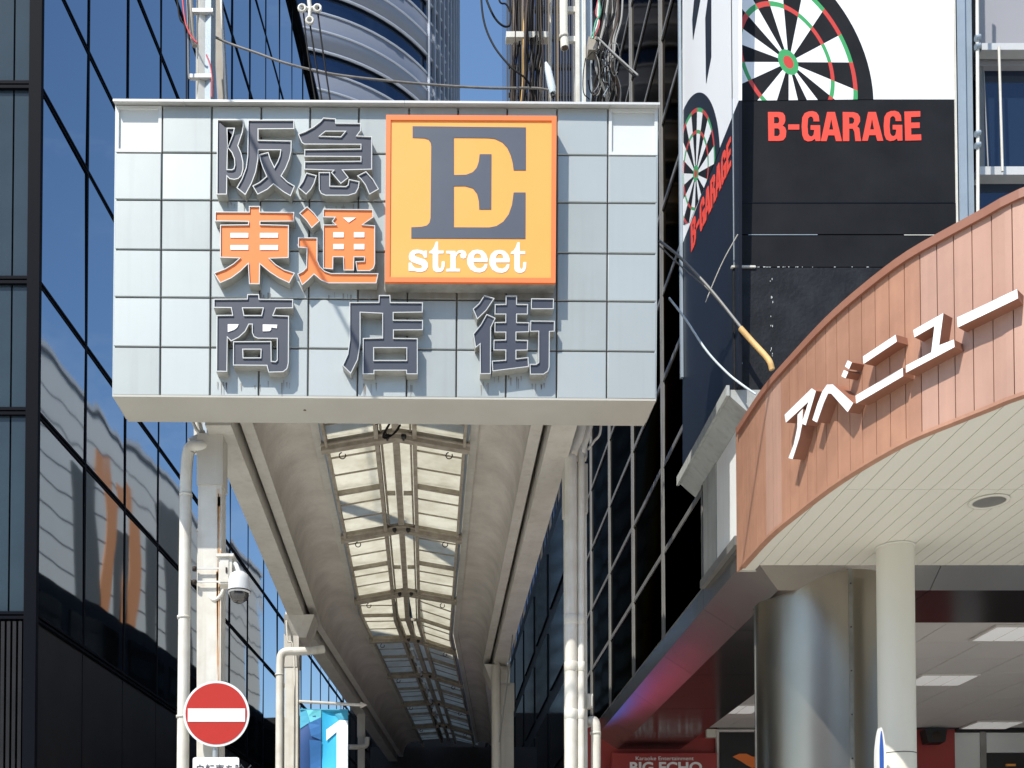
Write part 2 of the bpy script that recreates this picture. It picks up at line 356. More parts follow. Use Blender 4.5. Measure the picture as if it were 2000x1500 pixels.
for i in range(7):
    for j in range(20): Yc = Y1+1.2+i*4.0; MB().bar((LX(Yc)-.26, Yc, 3+j*1.22), (LX(Yc+3.2)-.26, Yc+3.2, 3+j*1.22), .05, .8).build('window', ldark, ext_)
# face that looks at the street
xs = [LX(Y0)-.11, LX(Y0)-.33, LX(Y0)-.77, LX(Y0)-1.9, LX(Y0)-3.2]
for r in range(len(rows)-1):
    for i in range(4):
        MB().box(xs[i+1]+.012, xs[i]-.012, Y0+.02, Y0+.045, rows[r]+.05, rows[r+1]-.05).build('pane', [lblind, lblind, ldark, ldark][i] if r < 8 else ldark, ob)
for z in rows:
    MB().box(xs[-1], xs[0], Y0-.03, Y0+.06, z-.05, z-.01).build('transom', lframe, ob); MB().box(xs[-1], xs[0], Y0-.03, Y0+.06, z+.01, z+.05).build('transom', lframe, ob)
for i in range(26):
    x = xs[0]-.03-i*.075; MB().box(x-.045, x, Y0-.02, Y0+.05, .1, rows[0]-.08).build('louvre', lclad, ob)

# ------------------------------------------------------------------ curved tower and dark high-rise, far behind
tw = thing('curved_tower', 'distant curved grey tower with dark blue ribbon windows beyond the glass building', 'skyscraper', (-16.9, 130, 0))
NS = 96; Rr = 20.4
MB().lathe((-16.9, 130, 0), [(Rr-.5, 0), (Rr-.5, 118), (0, 118)], NS).build('core', tgrey, tw)
for k in range(-8, 5):
    z = 88.4+6*k
    MB().lathe((-16.9, 130, z), [(Rr-.45, 2.12), (Rr, 2.12), (Rr, 5.88), (Rr-.45, 5.88)], NS).build('spandrel', tgrey, tw)
    g = MB().lathe((-16.9, 130, z), [(Rr-.3, -.1), (Rr-.3, 2.1)], NS).build('window_band', tglass, tw)
    for dz in (-.15, 1.95, 4.0): MB().lathe((-16.9, 130, z+dz), [(Rr-.1, 0), (Rr+.1, 0), (Rr+.1, .16), (Rr-.1, .16)], NS).build('trim_ring', tlight, tw)
fm = MB().box(-.09, .09, -.32, .12, 40, 118).mesh('fin'); fm.materials.append(tsteel)
for k in range(30):
    a = R(-58+k*3.0) if k < 22 else R(-58-3*(k-21)); 
    if a < R(-35): continue
    piece(fm, 'fin', tw, (-16.9+Rr*math.cos(a), 130+Rr*math.sin(a), 0), (0, 0, a+math.pi/2))
hr = thing('dark_highrise', 'distant dark high-rise with close vertical ribs, seen behind the tangle of cables', 'skyscraper', (15, 152, 0))
x0, x1 = ray(992, 100)[0]*150, ray(1140, 100)[0]*150
MB().box(x0+.4, x1, 150.5, 168, 0, 150).build('core', hglass, hr)
n = 26; wv = (x1-x0)/n
vr = [MB().box(-wv*q, wv*q, -.6, .5, 0, 150).mesh('vertical_rib') for q in (.16, .26, .36)]
for q, mq in zip(vr, (hdark, hdark, hbrown)): q.materials.append(mq)
for i in range(n+1): piece(vr[i % 3 if i % 4 else 1], 'vertical_rib', hr, (x0+i*wv, 150.4, 0))
mf = MB().box(0, x1-x0, 0, .3, 0, .5).mesh('floor_band'); mf.materials.append(hdark)
for k in range(16): piece(mf, 'floor_band', hr, (x0, 150.2, 84+4*k))

# ------------------------------------------------------------------ right: curtain wall of smoked glass
RX = 3.05
rb = thing('smoked_glass_building', 'dark building with smoked glass panes in pale metal framing, right of the arcade', 'building', (RX+3, 16, 0))
RY = [12.35+2.13*k for k in range(6)]; RZ = [EYE+3.85+1.13*k for k in range(17)]
MB().box(RX+.14, RX+9, 13.1, RY[-1], EYE+3.8, RZ[-1]).build('core', rdark, rb)
MB().box(RX+2.6, RX+9, 11.4, 13.1, EYE+5.5, RZ[-1]).build('core', rdark, rb)
me = MB().box(0, .02, -1.03, 1.03, -.53, .53).mesh('pane'); me.materials.append(rglass)
for i in range(len(RY)-1):
    for j in range(len(RZ)-1):
        piece(me, 'pane', rb, (RX+.02, (RY[i]+RY[i+1])/2, (RZ[j]+RZ[j+1])/2), (0, R(random.uniform(-.25, .25)), R(random.uniform(-.25, .25))))
for Y in RY:
    MB().box(RX-.005, RX+.1, Y-.065, Y-.025, RZ[0], RZ[-1]).build('mullion', rframe, rb)
    MB().box(RX+.01, RX+.1, Y-.012, Y+.012, RZ[0], RZ[-1]).build('mullion', rframe, rb)
    MB().box(RX-.005, RX+.1, Y+.025, Y+.065, RZ[0], RZ[-1]).build('mullion', rframe, rb)
for z in RZ:
    MB().box(RX+.003, RX+.095, RY[0], RY[-1], z-.035, z-.005).build('transom', rframe, rb)
    MB().box(RX+.007, RX+.095, RY[0], RY[-1], z+.008, z+.035).build('transom', rframe, rb)

# pale building beyond it (seen in the mirror glass on the left)
pb = thing('pale_mural_building', 'pale low building with orange and grey stripes painted on its side wall', 'building', (8, 31, 0))
MB().box(8.05, 22, 28, 66, 0, 23.3).build('wall', pale, pb)
def stripe(c, w_, m_):
    pts = crom([(8.0, 17.5+y*1.0, z+7.5) for y, z in c], 8); w_ *= 1.9; L_ = [(p.x, p.y-w_/2, p.z) for p in pts]+[(p.x, p.y+w_/2, p.z) for p in reversed(pts)]
    MB().prism([L_], (.04, 0, 0)).build('painted_stripe', m_, pb)
stripe([(27.2, 2), (27.1, 7), (27.9, 11), (27.6, 14.4)], .55, orpatch); stripe([(29.4, 2), (29.3, 7), (29.9, 10.5), (29.6, 13.8)], .5, orpatch)
stripe([(25.9, 4), (26.0, 9), (25.6, 13)], .8, dkpatch); stripe([(28.5, 3), (28.6, 7), (28.9, 11.5)], .45, dkpatch); stripe([(31.6, 4), (31.5, 8.5), (31.8, 12.5)], .7, dkpatch); stripe([(35, 3), (35.2, 8.5), (34.6, 14.5)], 1.6, dkpatch)
for z in range(9, 23, 1): MB().box(8.03, 8.05, 28.1, 65.9, z, z+.04).build('wall_joint', greywall, pb)
MB().box(7.95, 22, 27.9, 66.1, 23.3, 23.5).build('parapet', coping, pb)
db = thing('dark_shop_building', 'long dark shop building lining the right side deeper in the arcade', 'building', (6, 40, 0))
MB().box(RX+.05, 7.5, 24.35, 61, 0, 11.9).build('wall', hdark, db)
for k in range(9):
    for j in range(5): MB().box(RX+.0, RX+.05, 25+3.6*k, 28+3.6*k, 1.6+2.05*j, 3.2+2.05*j).build('window', ldark, db)
ks2 = thing('shop_light_sign', 'blue and pink lit shop sign mirrored in the metal soffit', 'sign', (2.5, 24, 2))
blueem = mat('sign_blue_lit', (.03, .12, .5), .4, emit=(.03, .16, .75), estr=1.1); pinkem = mat('sign_pink_lit', (.6, .06, .12), .4, emit=(.75, .07, .16), estr=.9)
MB().box(1.9, 3.0, 24.0, 24.2, 3.3, 4.55).build('blue_face', blueem, ks2); MB().box(1.9, 3.0, 24.0, 24.2, 1.9, 3.28).build('pink_face', pinkem, ks2); MB().box(1.95, 2.95, 24.21, 24.3, .1, 4.5).build('case', blackp, ks2)
# buildings across the street behind the photographer
for i, (xa, xb, hh, mm_) in enumerate([(-40, -14, 17, greywall), (-13, 6, 11, pale), (7, 22, 21, ggrey), (23, 45, 14, pale)]):
    o = thing('street_building', ['grey building across the street with wide window rows, far left', 'low pale building across the street', 'tall blue grey building across the street', 'pale building across the street, far right'][i], 'building', ((xa+xb)/2, -26, 0), 'buildings across the street')
    MB().box(xa, xb, -38, -24, 0, hh).build('wall', mm_, o)
    for f in range(int(hh/3.4)):
        for g in range(int((xb-xa)/3)): MB().box(xa+.6+g*3, xa+2.6+g*3, -24, -23.93, 1.2+f*3.4, 3+f*3.4).build('window', blwin, o)

# ------------------------------------------------------------------ billboard box: B-GARAGE
BX = 2.95; BY = 10.67
gb = thing('dartboard_billboard', 'tall corner billboard printed with dartboards and red B-GARAGE lettering', 'billboard', (BX+1, BY+1, 6.8))
LZ = 6.83; xr = P(1865, 300, BY).x; yb = onx(1333, 400, BX).y; zt = 15.2
MB().box(BX+.03, xr-.03, BY+.03, yb-.03, LZ, zt-.05).build('box_core', rdark, gb)
zc = P(1650, 194, BY).z
MB().box(BX, xr, BY, BY+.03, zc, zt).build('upper_sheet', gwhite, gb)
zs = [zc, P(1650, 396, BY).z, P(1650, 459, BY).z, P(1650, 523, BY).z, LZ]
for i in range(4): MB().box(BX+(0 if i < 3 else -.012), xr+.004*i, BY-.006*(i > 0)-.006*(i > 2), BY+.03, zs[i+1]+.006, zs[i]-(.006 if i else 0)).build('lower_sheet', [gblack, gblack, gblack, grough][i], gb)
for (p0, p1, yy_, m_) in ((1446, 1864, 396, gnavy), (1461, 1596, 459, ggrey), (1765, 1830, 459.5, bright)): a = P(p0, yy_+1.2, BY); b = P(p1, yy_, BY); MB().box(a.x, b.x, BY-.011, BY-.0065, a.z, b.z).build('joint_strip', m_, gb)
sf_ = MB(); random.seed(12)
for i in range(46):
    x = BX+.02+random.random()**1.6*1.3; zq = zs[3]-.004 if i < 26 else zs[3]-random.random()*1.1; x = x if i < 26 else BX+random.choice([.03, .33, .34])+random.uniform(0, .03); wq = random.uniform(.004, .03) if i < 26 else .004
    sf_.box(x, x+wq, BY-.0165, BY-.0125, zq, zq+(random.uniform(.003, .007) if i < 26 else random.uniform(.004, .03)))
sf_ = sf_.build('paint_scuffs', signwhite, gb); sf_['kind'] = 'stuff'
for i in range(7): z__ = 7.1+i*.42; MB().disc((BX+.06, BY, z__), .011, -.018, -.0125, 10).build('bolt', ggrey, gb)
MB().box(BX-.03, BX+.2, BY-.03, BY, zs[3]-.012, zs[3]+.006).build('edge_trim', bright, gb)
MB().box(xr, xr+.02, BY-.01, BY+.03, zs[2], zt).build('edge_trim', bright, gb)
MB().box(BX-.006, BX+.012, BY-.016, BY-.001, zs[3], zc).build('edge_trim', ggrey, gb)
# side sheet: white above, navy below
def sidep(l, off=0.): return [onx(x, y, BX-off) for x, y in l]
zA = onx(1443, 196, BX).z
top_l = [(1333, -900), (1443, -900), (1443, 196), (1402, 298), (1333, 476)]
MB().prism([sidep(top_l)], (.03, 0, 0)).build('side_sheet', gwhite, gb)
low_l = [(1333, 476.3), (1402, 298.3), (1443, 196.3), (1443, 740), (1333, 905)]
pts = sidep(low_l); pts[3].z = LZ; pts[4].z = LZ
MB().prism([pts], (.03, 0, 0)).build('side_sheet', gnavy, gb)
MB().box(BX-.035, BX-.005, yb-.02, yb+.03, P(1333, 738, yb).z, zt).build('edge_strip', ggrey, gb)
z_ = zm(1260, 0, 2.703)
for l in ([(262, -40), (290, -40), (290, 0), (252, 210), (248, 105)], [(335, -40), (348, -40), (348, 300), (321, 440), (317, 95)]):
    MB().prism([sidep(z_(l), .004)], (.003, 0, 0)).build('printed_stroke', gnavy, gb)
# thin pale lines crossing the lower side sheet
def dartboard(c, M, sh, phase, clipl, proj, par):
    mats = [gblack, gwhite, gring_red, gring_green, gnavy]; mb = MB()
    def pt(r, th):
        u, v = math.cos(th)*r, math.sin(th)*r
        return (c[0]+M[0]*u+M[1]*v+sh[0]*r, c[1]+M[2]*u+M[3]*v+sh[1]*r)
    def cell(r0, r1, t0, t1, mi, lift):
        n = 4; L_ = [pt(r1, t0+(t1-t0)*k/n) for k in range(n+1)]+[pt(r0, t1-(t1-t0)*k/n) for k in range(n+1)]
        if r0 == 0: L_ = L_[:n+1]+[pt(0, 0)]
        q = clip(L_, clipl)
        if len(q) >= 3: mb.prism([[proj(x, y, lift) for x, y in q]], proj(0, 0, 0, True), mi)
    for i in range(20):
        t1 = phase-R(18)*i; t0 = t1-R(18); odd = i % 2
        cell(.21, .915, t0, t1, 1 if odd else 0, .004); cell(.915, 1.0, t0, t1, 3 if odd else 2, .004)
        cell(1.0, 1.405, t0, t1, 1 if odd else 0, .004); cell(1.405, 1.5, t0, t1, 3 if odd else 2, .004)
        cell(1.5, 1.84, t0, t1, 4 if par[1] else 0, .004); cell(.105, .21, t0, t1, 3, .004); cell(0, .105, t0, t1, 2, .004)
    return mb.build('dartboard_print', mats, par[0])
def fproj(x, y, lift, d=False): return Vector((0, .0035, 0)) if d else P(x, y, BY-lift)
def sproj(x, y, lift, d=False): return Vector((.0035, 0, 0)) if d else onx(x, y, BX-lift)
k = 1/2.703
dartboard((1540.5, 121.3), (257*k, 0, 116.7*k, 301*k), (-14*k, 0), R(-3), [(1444, -300), (1864, -300), (1864, 192), (1444, 196.5)], fproj, (gb, 0))
k = 1/3.846
dartboard((1359, 340), (97*k, 0, -45*k, 300*k), (0, -30*k), R(-86), zm(1320, 130, 3.846)([(56, 0), (420, 0), (322, 640), (104, 1166), (56, 1190)]), sproj, (gb, 1))
G_ = [(690, 200), (618, 200), (618, 170), (600, 143), (575, 140), (552, 165), (545, 260), (552, 350), (570, 378), (595, 385), (618, 365), (625, 330), (627, 305), (583, 302), (583, 247), (700, 247), (703, 438), (645, 440), (635, 412), (600, 437), (550, 445), (505, 425), (482, 370), (473, 260), (482, 150), (510, 100), (560, 78), (610, 75), (655, 90), (682, 130)]
GAR = [[[(62, 85), (200, 85), (245, 95), (270, 130), (275, 190), (262, 230), (240, 250), (272, 275), (287, 320), (280, 390), (250, 430), (200, 438), (68, 438)], [(137, 147), (180, 147), (198, 165), (200, 200), (188, 222), (137, 224)], [(140, 285), (185, 285), (205, 305), (207, 350), (190, 378), (140, 380)]],
 [[(310, 237), (445, 237), (445, 300), (310, 300)]], [G_],
 [[(785, 85), (880, 85), (965, 440), (893, 440), (875, 370), (798, 370), (778, 440), (708, 440)], [(835, 170), (860, 300), (810, 300)]],
 [[(975, 85), (1110, 88), (1160, 105), (1185, 145), (1188, 200), (1165, 245), (1150, 258), (1178, 285), (1192, 400), (1200, 440), (1130, 440), (1118, 330), (1100, 290), (1055, 288), (1055, 440), (978, 440)], [(1052, 150), (1090, 150), (1115, 170), (1115, 205), (1095, 228), (1055, 230)]],
 [[(1285, 85), (1380, 85), (1470, 437), (1398, 437), (1378, 368), (1298, 368), (1280, 437), (1212, 437)], [(1333, 168), (1358, 298), (1310, 298)]],
 [[(x+1002, y-4) for x, y in G_]],
 [[(1728, 80), (1922, 75), (1922, 142), (1808, 147), (1808, 215), (1915, 213), (1915, 280), (1810, 283), (1812, 362), (1932, 358), (1935, 430), (1738, 435)]]]
z_ = zm(1490, 205, 6.25)
for g in GAR:
    MB().prism([[P(x, y, BY-.0045) for x, y in z_(l)] for l in g], (0, .0035, 0)).build('letter', gred, gb)
def gq(x, y):
    u = (x-62)/(1935-62); v = (y-80)/(438-80)
    tl, bl, tr, br = (1348.8, 436), (1349.5, 494), (1427, 266), (1427, 326)
    a = (tl[0]+(tr[0]-tl[0])*u, tl[1]+(tr[1]-tl[1])*u); b = (bl[0]+(br[0]-bl[0])*u, bl[1]+(br[1]-bl[1])*u)
    return a[0]+(b[0]-a[0])*v, a[1]+(b[1]-a[1])*v
for g in GAR:
    MB().prism([[onx(*gq(x, y), BX-.006) for x, y in l] for l in g], (.004, 0, 0)).build('letter', gred, gb)

# ledge, white wall below and the wall bay to the right
lg = thing('concrete_ledge', 'grey concrete ledge running under the black billboard corner', 'ledge', (BX, 11.5, 6.6))
ya, yb2 = 10.62, 12.72
L_ = [(BX-.08, ya, LZ-.005), (BX-.08, ya, 6.78), (RX+.02, ya, 6.6), (RX+.3, ya, 6.6), (RX+.3, ya, LZ-.005)]
MB().prism([[Vector(p) for p in L_]], (0, yb2-ya, 0)).build('ledge_body', concrete, lg)
MB().box(BX-.10, BX-.07, ya-.02, yb2+.03, 6.76, 6.86).build('drip_edge', concrete, lg)
ww = thing('white_side_wall', 'white wall strip below the concrete ledge beside the brown canopy', 'wall', (RX+.2, 11.5, 0))
MB().box(RX, RX+.25, 10.9, 11.75, EYE+3.9, 6.6).build('wall', whitewall, ww)
MB().box(RX-.01, RX+.25, 11.76, 12.29, EYE+3.9, 6.6).build('corner_panel', concrete, ww)
MB().box(RX-.05, RX+.02, 10.9, 12.3, EYE+3.83, EYE+3.92).build('base_rail', rframe, ww)
wb = thing('window_bay', 'window bay with blue glass and white metal frames right of the billboard', 'wall', (5.6, 11.5, 5))
xa = P(1867, 200, BY).x
MB().box(xa+.03, P(1889, 200, BY).x, BY+.02, BY+.4, 6.6, 15).build('steel_post', ggrey, wb)
MB().box(P(1889, 200, BY).x+.004, P(1906, 200, BY).x, BY+.06, BY+.45, 6.6, 15).build('steel_post', ggrey, wb)
YW = 11.15
def wbox(px0, py0, px1, py1, Y, d, m_, nm, par=wb):
    a = P(px0, py1, Y); b = P(px1, py0, Y); return MB().box(a.x, b.x, Y, Y+d, a.z, b.z).build(nm, m_, par)
wbox(1912, -300, 2150, 84, YW+.05, .3, greywall, 'wall_panel'); wbox(1912, 112, 2150, 128, YW+.05, .2, greywall, 'lintel')
wbox(1918, 84, 2150, 97, YW-.1, .12, coping, 'rail'); wbox(1912, 98, 2150, 111, YW+.0, .2, rframe, 'sill')
win = wbox(1914, 128, 2150, 325, YW+.12, .03, blwin, 'window'); wbox(1914, 340, 2150, 520, YW+.12, .03, blwin, 'window')
wbox(1912, 325, 2150, 341, YW-.02, .16, coping, 'transom'); wbox(1914, 128, 1921, 325, YW+.06, .06, rframe, 'window_frame')
a, b = P(1951, 92, YW-.12), P(1958, 335, YW-.12); MB().tube([a, b], .013, 8).build('guard_bar', bright, wb)
a, b = P(1921, 138, YW+.02), P(1930, 325, YW+.02); MB().tube([a, b], .008, 8).build('guard_bar', rframe, wb)
dp = thing('wall_pipe', 'thin white pipe with clips on the wall right of the billboard', 'pipe', P(1910, 400, BY+.0))
MB().tube([P(1908, -200, BY-.02), P(1909, 80, BY-.02), P(1910, 250, BY-.02), P(1910, 520, BY-.02)], .016, 10).build('pipe', bright, dp)
for y in (75, 92, 262, 285): MB().tube([P(1905, y, BY-.03), P(1914, y-2, BY-.03)], .028, 8).build('clip', ggrey, dp)

# ------------------------------------------------------------------ arcade roof
XC = -.345; YS = 10.55; YE = 31.
def yb_(u): return 19.1+u*.85
def ap(u, h, Y):
    x = XC+u; b = yb_(u)
    if Y > b: x += .078*(Y-b)
    return Vector((x, Y, EYE+h))
ar = thing('arcade_roof', 'covered arcade roof with stained steel ribs, cream sheets and curved plaster sides', 'arcade roof', (XC, 18, 6.4))
def sweep(prof, name, m_, closed=True, seg=(YS, YE), smooth=False):
    for s in (-1, 1):
        mb = MB(); pr = [(s*u, h) for u, h in prof]; n = len(pr)
        st = [[ap(u, h, seg[0]) for u, h in pr], [ap(u, h, yb_(u)) for u, h in pr], [ap(u, h, seg[1]) for u, h in pr]]
        vs = [p for q in st for p in q]; fs = []
        for i in range(2):
            for k in range(n if closed else n-1): fs.append((i*n+k, i*n+(k+1) % n, (i+1)*n+(k+1) % n, (i+1)*n+k))
        mb.add(vs, fs, 0, smooth)
        if closed: mb.poly([st[0]]); mb.poly([st[2]])
        mb.build(name, m_, ar)
sweep([(1.765, 4.85), (1.765, 5.55), (1.70, 5.55), (1.70, 5.1), (1.52, 5.1), (1.52, 4.85)], 'outer_beam', cream)
sweep([(1.47, 4.98), (1.47, 5.12), (1.35, 5.12), (1.35, 4.98)], 'inner_beam', cream)
cv = [(p.x, p.y) for p in bez([(1.349, 5.0, 0), (1.33, 5.32, 0), (1.15, 5.42, 0), (.885, 5.40, 0)], 14)]
cvt = cv+[(.885, 5.45), (1.7, 5.6)]
sweep(cv, 'plaster_cove', cove, False, smooth=True)
sweep([(1.70, 5.56), (.86, 5.50), (.86, 5.46), (1.70, 5.50)], 'gutter_cover', cream)
sweep([(.885, 5.36), (.885, 5.46), (.80, 5.46), (.80, 5.36)], 'flange', cream)
for s in (-1, 1):
    MB().tube([ap(s*.765, 5.33, YS), ap(s*.765, 5.33, yb_(s*.765)), ap(s*.765, 5.33, YE)], .028, 8).build('conduit', ggrey, ar)
mb = MB()
MB().box(1.44, 1.5, YS, 19.8, EYE+5.56, EYE+7.1).build('unseen_shade_screen', ggrey, ar)  # added screen, hidden above the roof edge, to throw shade on the smoked glass
RYS = [12.0+2.77*k for k in range(7)]
HS, HC = 5.30, 5.44
def gh(u): return HC-(HC-HS)*min(abs(u)/.8, 1)
yy = YS
bays = [(YS, RYS[0])]+[(RYS[i], RYS[i+1]) for i in range(len(RYS)-1)]+[(RYS[-1], YE)]
def skew(Y, u): return Y+(u*.55 if Y > 17.6 else 0)
for ri, Y in enumerate(RYS):
    mb = MB(); us = [-.8, -.3, -.16, 0, .16, .3, .8]
    for i in range(len(us)-1):
        e = .03 if abs(us[i]) < .31 and abs(us[i+1]) < .31 else 0
        A = ap(us[i], gh(us[i]), skew(Y, us[i])); B = ap(us[i+1], gh(us[i+1]), skew(Y, us[i+1]))
        o1 = Vector((0, .05, 0)); dn = Vector((0, 0, -.085)); u1 = Vector((0, 0, .03))
        mb.hexa([A-o1+dn, B-o1+dn, B-o1+u1, A-o1+u1], [A+o1+dn, B+o1+dn, B+o1+u1, A+o1+u1])
        mb.hexa([A-o1*1.9+dn*.5, B-o1*1.9+dn*.5, B-o1*1.9+dn*.3, A-o1*1.9+dn*.3], [A-o1+dn*.5, B-o1+dn*.5, B-o1+dn*.3, A-o1+dn*.3])
    rb_ = mb.build('rib', ribm, ar)
    for s in (-.58, .58):
        c = ap(s, gh(s)-.11, skew(Y, s)+.10)
        MB().tube([c+Vector((.035*math.cos(t), 0, .035*math.sin(t)))for t in [R(100+i*24) for i in range(13)]], .006, 6).build('hook', hookm, ar)
    for s in (-.09, .09):
        c = ap(s, gh(s)-.06, skew(Y, s)-.07); MB().lathe(c, [(.0, -.02), (.028, -.02), (.028, .05), (.0, .05)], 12, 0, 'y').build('lamp_socket', blackp, ar)
for bi, (ya, yz) in enumerate(bays):
    for s in (-1, 1):
        ym = (ya+yz)/2
        for (p, q) in ((ya, ym), (ym, yz)):
            A = [ap(s*.86, gh(.745)+.06, skew(p, s*.745)), ap(s*.20, gh(.2)+.06, skew(p, s*.2)), ap(s*.20, gh(.2)+.06, skew(q, s*.2)), ap(s*.86, gh(.745)+.06, skew(q, s*.745))]
            MB().prism([A], (0, 0, .008)).build('roof_sheet', glaz, ar)
            for t in (.33, .67) if yz-ya > 2 else (.5,):
                Yt = p+(q-p)*t
                MB().bar(ap(s*.745, gh(.745)+.04, skew(Yt, s*.745)), ap(s*.2, gh(.2)+.04, skew(Yt, s*.2)), .016, .016).build('glazing_bar', ribm, ar)
        MB().bar(ap(s*.745, gh(.745)+.01, skew(ym, s*.745)), ap(s*.2, gh(.2)+.01, skew(ym, s*.2)), .05, .05).build('purlin', ribm, ar)
        A = [ap(s*.21, HC+.05, skew(ya, 0)), ap(s*.03, HC+.06, skew(ya, 0)), ap(s*.03, HC+.06, skew(yz, 0)), ap(s*.21, HC+.05, skew(yz, 0))]
        MB().prism([A], (0, 0, .008)).build('roof_sheet', glaz, ar)
        MB().bar(ap(s*.05, HC+.02, skew(ya+(yz-ya)*.62, 0)), ap(s*.17, HC+.02, skew(ya+(yz-ya)*.62, 0)), .05, .04).build('purlin', ribm, ar)
def long_(u, h, wd, hg, nm, m_): 
    mb = MB(); mb.bar(ap(u, h, YS), ap(u, h, yb_(u)), wd, hg); mb.bar(ap(u, h, yb_(u)), ap(u, h, YE), wd, hg); mb.build(nm, m_, ar)
long_(0, HC+.01, .075, .07, 'ridge_beam', ribm)
for s in (-1, 1):
    long_(s*.205, HC-.04, .045, .12, 'ridge_side_beam', ribm); long_(s*.16, HC+.01, .02, .08, 'ridge_side_beam', ribm); long_(s*.74, gh(.74)-.02, .03, .08, 'eaves_angle', ribm)
# wire coil and lamp bodies in the ridge
wc = thing('cable_coil', 'loop of black cable tied inside the arcade ridge behind the first rib', 'cable', ap(0, HC-.15, 11.6))
c = ap(0, HC-.12, 11.6)
for i in range(5):
    ph = random.random()
    MB().tube([c+Vector(((.085+.008*i)*math.cos(t)+.01*math.sin(3*t+ph), .03*math.sin(2*t+ph), (.07+.006*i)*math.sin(t+ph)+.03*math.cos(t))) for t in [2*math.pi*k/22 for k in range(20)]], .006, 6).build('strand', cablem, wc)
MB().tube([c+Vector((-.2, 0, .02)), c+Vector((-.1, 0, .06)), c+Vector((0, 0, .1)), c+Vector((.1, 0, .08))], .008, 6).build('strand', cablem, wc)
for i, Y in enumerate((20.9, 22.3, 23.7, 25.2, 26.6)):
    A = ap(-.1, HC-.06, Y); B = ap(-.1, HC-.06, Y+.95)
    fl = thing('ridge_lamp', ['tube lamp in the arcade ridge, nearest of the row in the shaded part', 'second tube lamp in the shaded arcade ridge', 'third tube lamp in the shaded arcade ridge', 'fourth tube lamp in the shaded arcade ridge', 'farthest tube lamp in the shaded arcade ridge'][i], 'lamp', A, 'tube lamps in the arcade ridge')
    MB().tube([A, B], .035, 10).build('tube', sleeve, fl); MB().box(A.x-.05, A.x+.05, A.y+.4, A.y+.55, A.z-.05, A.z+.06).build('bracket', ribm, fl)
# haunch brackets where the second columns carry the beams
for (s, Y) in ((-1, 17.1), (1, 20.2)):
    a = ap(s*1.78, 4.86, Y); x0, x1 = (a.x-.04, a.x+.42) if s < 0 else (a.x-.42, a.x+.04)
    L_ = [(x0, Y-.25, EYE+4.86), (x1, Y-.25, EYE+4.86), (x1-(.14 if s < 0 else 0), Y-.1, EYE+4.55), (x0+(0 if s < 0 else .14), Y-.1, EYE+4.55)]
    MB().hexa([Vector(p) for p in L_], [Vector(p)+Vector((0, .62, 0)) for p in L_]).build('haunch', cream, ar)

# columns
def column(name, label, px0, px1, Y, ztop, m_=bright, d=.24, cap=True, py=1300):
    a, b = P(px0, py, Y).x, P(px1, py, Y).x
    t = thing(name, label, 'column', ((a+b)/2, Y+d/2, 0), 'columns carrying the arcade roof')
    w2 = b-a
    MB().box(a, b, Y, Y+.02, 0, ztop).build('flange', m_, t); MB().box(a, b, Y+d-.02, Y+d, 0, ztop).build('flange', m_, t)
    MB().box(a+.012, b-.012, Y+.021, Y+d-.021, 0, ztop).build('web', m_, t)
    MB().box(a-.04, b+.04, Y-.04, Y+d+.04, 0, .05).build('base_plate', m_, t)
    if cap: MB().box(a-.012, b+.012, Y-.012, Y+d+.012, ztop-.5, ztop).build('head', cream, t)
    return t
ZT = EYE+4.86
c1 = column('arcade_column', 'rust streaked cream arcade column behind the red no-entry sign', 385, 431, 10.75, ZT)
mb = MB(); x_ = P(425, 1000, 10.74).x
random.seed(3)
for i in range(9):
    h_ = random.uniform(.3, 1.4); z0 = EYE+4.3-h_-random.uniform(0, .9) if i > 3 else EYE+4.32-h_-.2*i; xx = x_+random.uniform(-.022, .022); wd = random.uniform(.006, .02)
    L_ = [(xx-wd, 10.747, z0+h_), (xx+wd, 10.747, z0+h_), (xx+wd*.4, 10.747, z0+h_*.4), (xx, 10.747, z0)]; mb.prism([[Vector(p) for p in L_]], (0, .0025, 0))
mb.box(x_+.008, x_+.02, 10.7465, 10.7495, 2.2, 5.75)
mb.build('rust_streak', rusty, c1)
c2 = column('arcade_column', 'white arcade column standing left of the blue banner', 556, 582, 17.0, EYE+4.6, d=.22)
c3 = column('arcade_column', 'white arcade column at right with two pale pipes running down it', 1106, 1147, 11.45, ZT, d=.2)
c4 = column('arcade_column', 'shaded cream arcade column deeper in the arcade on the right', 975, 1003, 20.3, EYE+4.6, m_=cream, d=.22)
c5 = column('arcade_column', 'far cream arcade column just right of the blue banner', 699, 712, 24.4, EYE+4.86, m_=cream, d=.2)

# pipes
def pipe(name, label, pts, r, clips=(), m_=bright, n=6, sub=10, sleeves=()):
    pp = crom(pts, n) if n > 1 else [Vector(p) for p in pts]
    t = thing(name, label, 'pipe', pp[-1]); MB().tube(pp, r, 14).build('pipe', m_, t)
    for c in clips: MB().lathe(c, [(r, -.012), (r+.007, -.012), (r+.007, .012), (r, .012)], 14).build('clip', m_, t)
    for c in sleeves: MB().lathe(c, [(r, -.05), (r+.005, -.045), (r+.005, .045), (r, .05)], 16).build('collar', m_, t)
    return t
def bend(pts, rad=.08, k=6):                       # polyline with rounded corners
    p = [Vector(q) for q in pts]; o = [p[0]]
    for i in range(1, len(p)-1):
        a = p[i]+(p[i-1]-p[i]).normalized()*min(rad, (p[i-1]-p[i]).length*.48); b = p[i]+(p[i+1]-p[i]).normalized()*min(rad, (p[i+1]-p[i]).length*.48)
        for t in range(k+1):
            s = t/k; o.append(a*(1-s)**2+p[i]*2*s*(1-s)+b*s*s)
    o.append(p[-1]); return o
YP = 10.8
